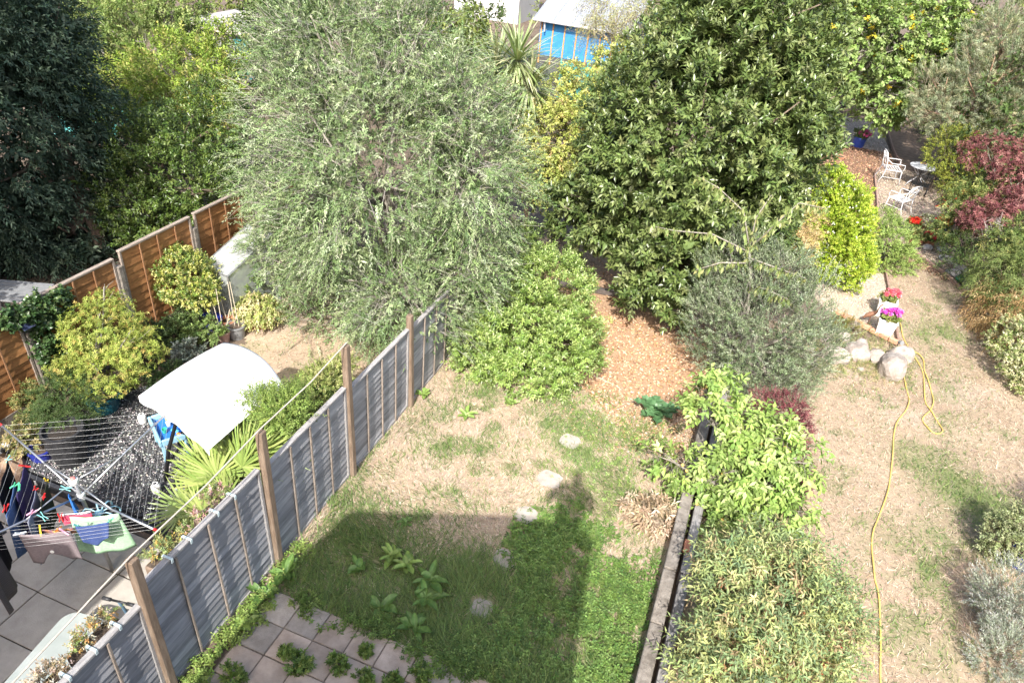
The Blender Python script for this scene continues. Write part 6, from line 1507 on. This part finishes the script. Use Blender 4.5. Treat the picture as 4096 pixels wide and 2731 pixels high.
for k in range(4):
    a = k * math.pi / 2 + .5; c, s = math.cos(a), math.sin(a)
    MB().tube([(c * .34, s * .34, .70), (c * .26, s * .26, .58), (c * .08, s * .08, .42), (c * .12, s * .12, .3), (c * .34, s * .34, .14), (c * .42, s * .42, 0)], .014, 6).build('leg', GM, tb, smooth=True)
o = MB().lathe([(.03, 0), (.036, .04), (.03, .05)], 10).box((.1, 0, .02), (.14, .04, .03), None, .01).build('table_toy', mat('orange_wood', (.6, .36, .12), .6)); o.location = (5.42, 27.75, .76); tag(o, 'small orange wooden object on the round table', 'ornament')
# pots round the seating area
def flowerpot(nm, lb, loc, r, h, m_, flb, cols, leafcols, fr=.16, fh=.2):
    pot(nm, lb, loc, r, r * .75, h, m_)
    f = thing('pot_flowers', flb, 'flowers', (loc[0], loc[1], loc[2] + h * .9))
    foliage('leaves', f, LEAF, [(0, 0, fh * .4, fr, fr, fh * .5)], 50, .06, 4, .08, 6, .05, .035, leafcols, up=.6, low=-1)
    if cols: foliage('petals', f, PETAL, [(0, 0, fh * .9, fr * .9, fr * .9, fh * .35)], 26, .05, 4, .03, 5, .055, .05, cols, up=.6, ang=1.2, inner=.1)
RED = [(.75, .03, .02), (.85, .06, .03)]; LG = [(.1, .16, .04), (.15, .22, .06)]
flowerpot('blue_pot', 'blue pot with red flowers behind the green shrub', (4.92, 22.7, 0), .14, .26, NAVY, 'red flowers in the blue pot behind the green shrub', RED, LG)
flowerpot('terracotta_bowl', 'wide terracotta bowl of trailing yellow green plants', (4.98, 22.0, 0), .24, .2, TERRA, 'yellow green trailing plants in the terracotta bowl', None, [(.3, .33, .1), (.4, .4, .16), (.22, .28, .1)], .26, .2)
flowerpot('terracotta_bowl', 'terracotta bowl with a tuft of striped grass', (5.35, 22.9, .1), .26, .22, TERRA, 'pale striped grass tuft in a terracotta bowl', None, [(.45, .45, .28), (.55, .54, .38), (.3, .33, .16)], .32, .25)
flowerpot('navy_pot', 'navy pot behind the striped grass bowl', (5.72, 23.0, 0), .16, .3, NAVY, 'bright red geraniums in the navy pot', RED, LG, .2, .26)
flowerpot('brown_pot', 'low brown pot of red flowers by the tan round stone', (5.35, 22.05, 0), .15, .18, TERRA, 'crimson flowers in the low brown pot', [(.7, .03, .08), (.8, .08, .12)], LG, .2, .2)
pot('barrel_pot', 'blue barrel pot beyond the bark bed', (3.66, 31.3, 0), .24, .19, .42, mat('barrel_blue', (.03, .06, .30), .4, (.05, .09, .38), 8), bands=(.12, .3)); f = thing('pot_flowers', 'small pink flowers in the blue barrel pot', 'flowers', (3.66, 31.3, .38)); foliage('leaves', f, LEAF, [(0, 0, .12, .25, .25, .14)], 50, .08, 4, .1, 6, .06, .04, LG, up=.6); foliage('petals', f, PETAL, [(.1, -.1, .22, .2, .2, .06)], 34, .04, 4, .03, 5, .06, .05, [(.8, .15, .4)], inner=0)
pot('saucer_pot', 'shallow terracotta saucer at the left of the bark bed', (2.95, 29.2, 0), .2, .17, .1, TERRA)
pot('glazed_pot', 'dark blue glazed pot at the right edge of the lawn', (5.32, 9.5, 0), .19, .15, .32, NAVY)
g_ = thing('ornament', 'green glazed ornament on the stones of the right border', 'ornament', (5.83, 19.75, .05)); MB().lathe([(.06, 0), (.11, .05), (.1, .12), (.05, .17), (.01, .18)], 12).build('body', mat('green_glaze', (.02, .16, .10), .3), g_, smooth=True)
s_ = thing('stone_statue', 'pale stone garden statue beside the geraniums', 'statue', (5.95, 23.2, 0)); MB().lathe([(.12, 0), (.13, .05), (.09, .1), (.11, .25), (.13, .38), (.08, .48), (.05, .5), (.07, .56), (.06, .64), (.01, .68)], 12).build('body', ROCKG, s_, smooth=True)
bn = thing('red_bench', 'small red folding bench in the shade by the pine trunk', 'bench', (6.35, 26.0, 0), R_(65))
for k in range(5): MB().box((0, -.2 + k * .1, .42), (.9, .08, .025), None, .004).build('slat', mat('dark_red_wood', (.05, .02, .02), .6, (.09, .03, .03), 8), bn)
for s in (-1, 1): MB().tube([(s * .4, -.25, 0), (s * .4, .2, .4)], .02, 6).build('leg', mat('red_paint', (.5, .03, .015), .5), bn); MB().tube([(s * .4, .25, 0), (s * .4, -.2, .4), (s * .4, -.3, .75)], .02, 6).build('leg', MATS['red_paint'], bn)
MB().box((0, -.3, .68), (.9, .03, .16), None, .005).build('backrest', MATS['red_paint'], bn)
# bare twigs in front of the red maple
t = thing('dead_shrub', 'bare grey twiggy shrub beside the red maple', 'shrub', (6.2, 19.6, 0))
mb = MB(); rt = random.Random(17)
for k in range(26):
    a = rt.uniform(0, 6.28); b0 = Vector((rt.uniform(-.1, .1), rt.uniform(-.1, .1), 1.1)); e = b0 + Vector((math.cos(a) * rt.uniform(.2, .6), math.sin(a) * .4, rt.uniform(.3, .9)))
    md = b0.lerp(e, .5) + Vector((rt.uniform(-.1, .1), rt.uniform(-.1, .1), rt.uniform(-.05, .1))); mb.tube([b0, md, e], [.012, .008, .003], 4)
    for q in range(3):
        s = md.lerp(e, rt.uniform(0, .8)); mb.tube([s, s + Vector((rt.uniform(-.2, .2), rt.uniform(-.2, .2), rt.uniform(0, .2)))], [.005, .002], 3)
mb.tube([(0, 0, 0), (0, 0, .6), (0, 0, 1.15)], [.04, .03, .02], 6); mb.build('branches', mat('grey_twig', (.38, .34, .31), .85), t)
t = thing('border_plant', 'low green plants at the end of the log edging', 'plant', (6.2, 18.5, 0)); tuft(t, 'foliage', (0, 0, 0), .25, .35, 60, .05, .02, [(.12, .2, .05), (.18, .26, .08)])
t = thing('border_plant', 'small pale blue flowering plant by the cream variegated shrub', 'plant', (6.45, 16.5, 0)); tuft(t, 'foliage', (0, 0, 0), .35, .6, 70, .045, .02, [(.14, .2, .07), (.2, .26, .1), (.45, .48, .5)])

# ================================================================== FAR BUILDINGS
SHB = mat('shed_blue', (.03, .19, .44), .7, (.045, .24, .52), 6, .2)
sh = thing('blue_shed', 'bright blue garden shed with orange battens and grey metal roof', 'shed', (-7.95, 30.0, 0))
MB().box((0, 2.2, 2.35), (3.7, 4.3, 1.4)).build('wall', SHB, sh)
MB().box((0, 2.2, .82), (3.7, 4.28, 1.64)).build('lower_wall', mat('shed_dark', (.06, .06, .06), .8, (.1, .1, .1), 5), sh)
for k in range(8): MB().box((-1.78 + k * .508, .03, 2.2), (.055, .04, 1.75), None, .004).build('batten', mat('batten_orange', (.52, .24, .07), .7, (.6, .32, .12), 8), sh)
ZN = mat('zinc_roof', (.27, .29, .33), .55, (.32, .345, .385), 2)
for k in range(5):
    x0 = -2.05 + k * .82
    MB().add([(x0, -.25, 3.08), (x0 + .815, -.25, 3.08), (x0 + .815, 4.8, 4.7), (x0, 4.8, 4.7), (x0, -.25, 3.03), (x0 + .815, -.25, 3.03), (x0 + .815, 4.8, 4.65), (x0, 4.8, 4.65)], [(0, 1, 2, 3), (7, 6, 5, 4), (0, 4, 5, 1), (1, 5, 6, 2), (2, 6, 7, 3), (3, 7, 4, 0)]).build('roof_sheet', ZN, sh)
    MB().tube([(x0, -.25, 3.1), (x0, 4.8, 4.72)], .02, 5).build('roof_seam', ZN, sh)
MB().tube([(-2.08, -.29, 3.03), (2.05, -.29, 3.0)], .05, 8).build('gutter', mat('gutter_grey', (.5, .52, .55), .5), sh)
MB().tube([(-1.6, -.2, 3.0), (-1.6, -.12, 2.6)], .035, 6).build('downpipe', MATS['gutter_grey'], sh)
nt_ = thing('netting_fence', 'teal garden netting below the blue shed', 'netting', (-7.4, 28.6, 0))
def net(u, v): return Vector((-.9 + 2.2 * u, .15 * math.sin(u * 9), .2 + 1.6 * v + .05 * math.sin(u * 14)))
MB().grid(net, 16, 4).build('net', mat('teal_net', (.04, .22, .2), .8, (.08, .3, .27), 12), nt_)
for x in (-.9, .2, 1.3): MB().tube([(x, 0, 0), (x, 0, 1.95)], .03, 6).build('post', mat('net_post', (.1, .4, .36), .6), nt_)
gs = thing('grey_shed', 'low flat-roofed shed with pale fascia at the upper left', 'shed', (-20.8, 25.6, 0))
MB().box((0, 0, .9), (3.6, 3.6, 1.8)).build('wall', mat('shed_boards', (.2, .2, .19), .8, (.28, .28, .27), 6), gs)
MB().box((0, 0, 1.9), (4.0, 4.0, .1), None, .01).build('roof', mat('felt_roof', (.3, .28, .28), .9, (.4, .38, .37), 4, .3), gs)
MB().box((0, -2.02, 1.86), (4.06, .04, .16), None, .005).build('fascia', mat('pale_fascia', (.62, .56, .47), .7), gs)
MB().box((1.0, -1.83, .9), (.9, .05, 1.5), None, .01).build('door', mat('teal_door', (.05, .25, .27), .6), gs)
tl = thing('teal_shelter', 'teal corrugated roof half hidden by the yellow green tree', 'shelter', (-17.4, 14.2, 0), R_(20))
for k in range(14): MB().box((-.95 + k * .145, 0, 1.25), (.11, 1.6, .02), Matrix.Rotation(.25, 3, 'X')).build('roof_sheet', mat('teal_roof', (.10, .42, .40), .5, (.15, .5, .47), 5), tl)
for sx in (-1, 1):
    for sy in (-1, 1): MB().box((sx * .9, sy * .6, .52 + sy * .07), (.08, .08, 1.05)).build('post', TIMB, tl)
wh = thing('white_house', 'white rendered house wall far behind at the top centre', 'house', (-18.4, 45, 0))
MB().box((0, 2, 2.6), (4.4, 4, 5.2)).build('wall', mat('white_render', (.56, .56, .55), .8, (.5, .5, .49), 3), wh)
MB().box((0, 2, 5.35), (4.8, 4.6, .3)).build('roof', SLATE, wh)
for x in (-1.6, 1.2):
    w_ = MB().box((x, -.02, 2.9), (1.0, .06, 1.2), None, .01).build('window', MATS['window_frame'], wh); MB().box((x, -.055, 2.9), (.86, .02, 1.06)).build('pane', mat('dark_pane', (.03, .035, .04), .1), w_)
gh = thing('brown_house', 'brown house front with grey roof left of the blue shed', 'house', (-10.6, 41, 0))
MB().box((0, 2, 1.9), (4.6, 4, 3.8)).build('wall', mat('brown_brick', (.22, .15, .11), .9, (.3, .2, .15), 8), gh)
MB().box((0, 1.6, 3.95), (5.0, 4.4, .25)).build('roof', mat('house_grey_roof', (.22, .22, .22), .8, (.3, .3, .3), 6), gh)
for x in (-1.2, 1.1): MB().box((x, -.02, 2.4), (.9, .06, 1.0), None, .01).build('window', MATS['window_frame'], gh)

# ---- the person who took the picture: only the shadow is seen
pv = [(.04, -.42, 7.3), (.05, -.40, 7.6), (.06, -.38, 7.95), (.06, -.36, 8.12), (.06, -.33, 8.22), (.06, -.30, 8.36), (.06, -.29, 8.44),
      (-.20, -.36, 8.02), (-.34, -.32, 7.72), (-.12, -.16, 7.85), (.30, -.36, 8.05), (.36, -.32, 7.80), (.16, -.16, 7.85)]
pe = [(0, 1), (1, 2), (2, 3), (3, 4), (4, 5), (5, 6), (3, 7), (7, 8), (8, 9), (3, 10), (10, 11), (11, 12)]
prd = [.24, .24, .23, .15, .065, .115, .085, .11, .09, .05, .11, .09, .05]
me = bpy.data.meshes.new('body'); me.from_pydata(pv, pe, [])
bo = link('person', me, mat('dark_jumper', (.05, .05, .06), .9))
sk_ = bo.modifiers.new('skin', 'SKIN'); ss = bo.modifiers.new('sub', 'SUBSURF'); ss.levels = 2; ss.render_levels = 2
for i, r_ in enumerate(prd): me.skin_vertices[0].data[i].radius = (r_, r_ * .8)
me.skin_vertices[0].data[0].use_root = True
tag(bo, 'person leaning from the house whose head and shoulders shade the lawn', 'person')
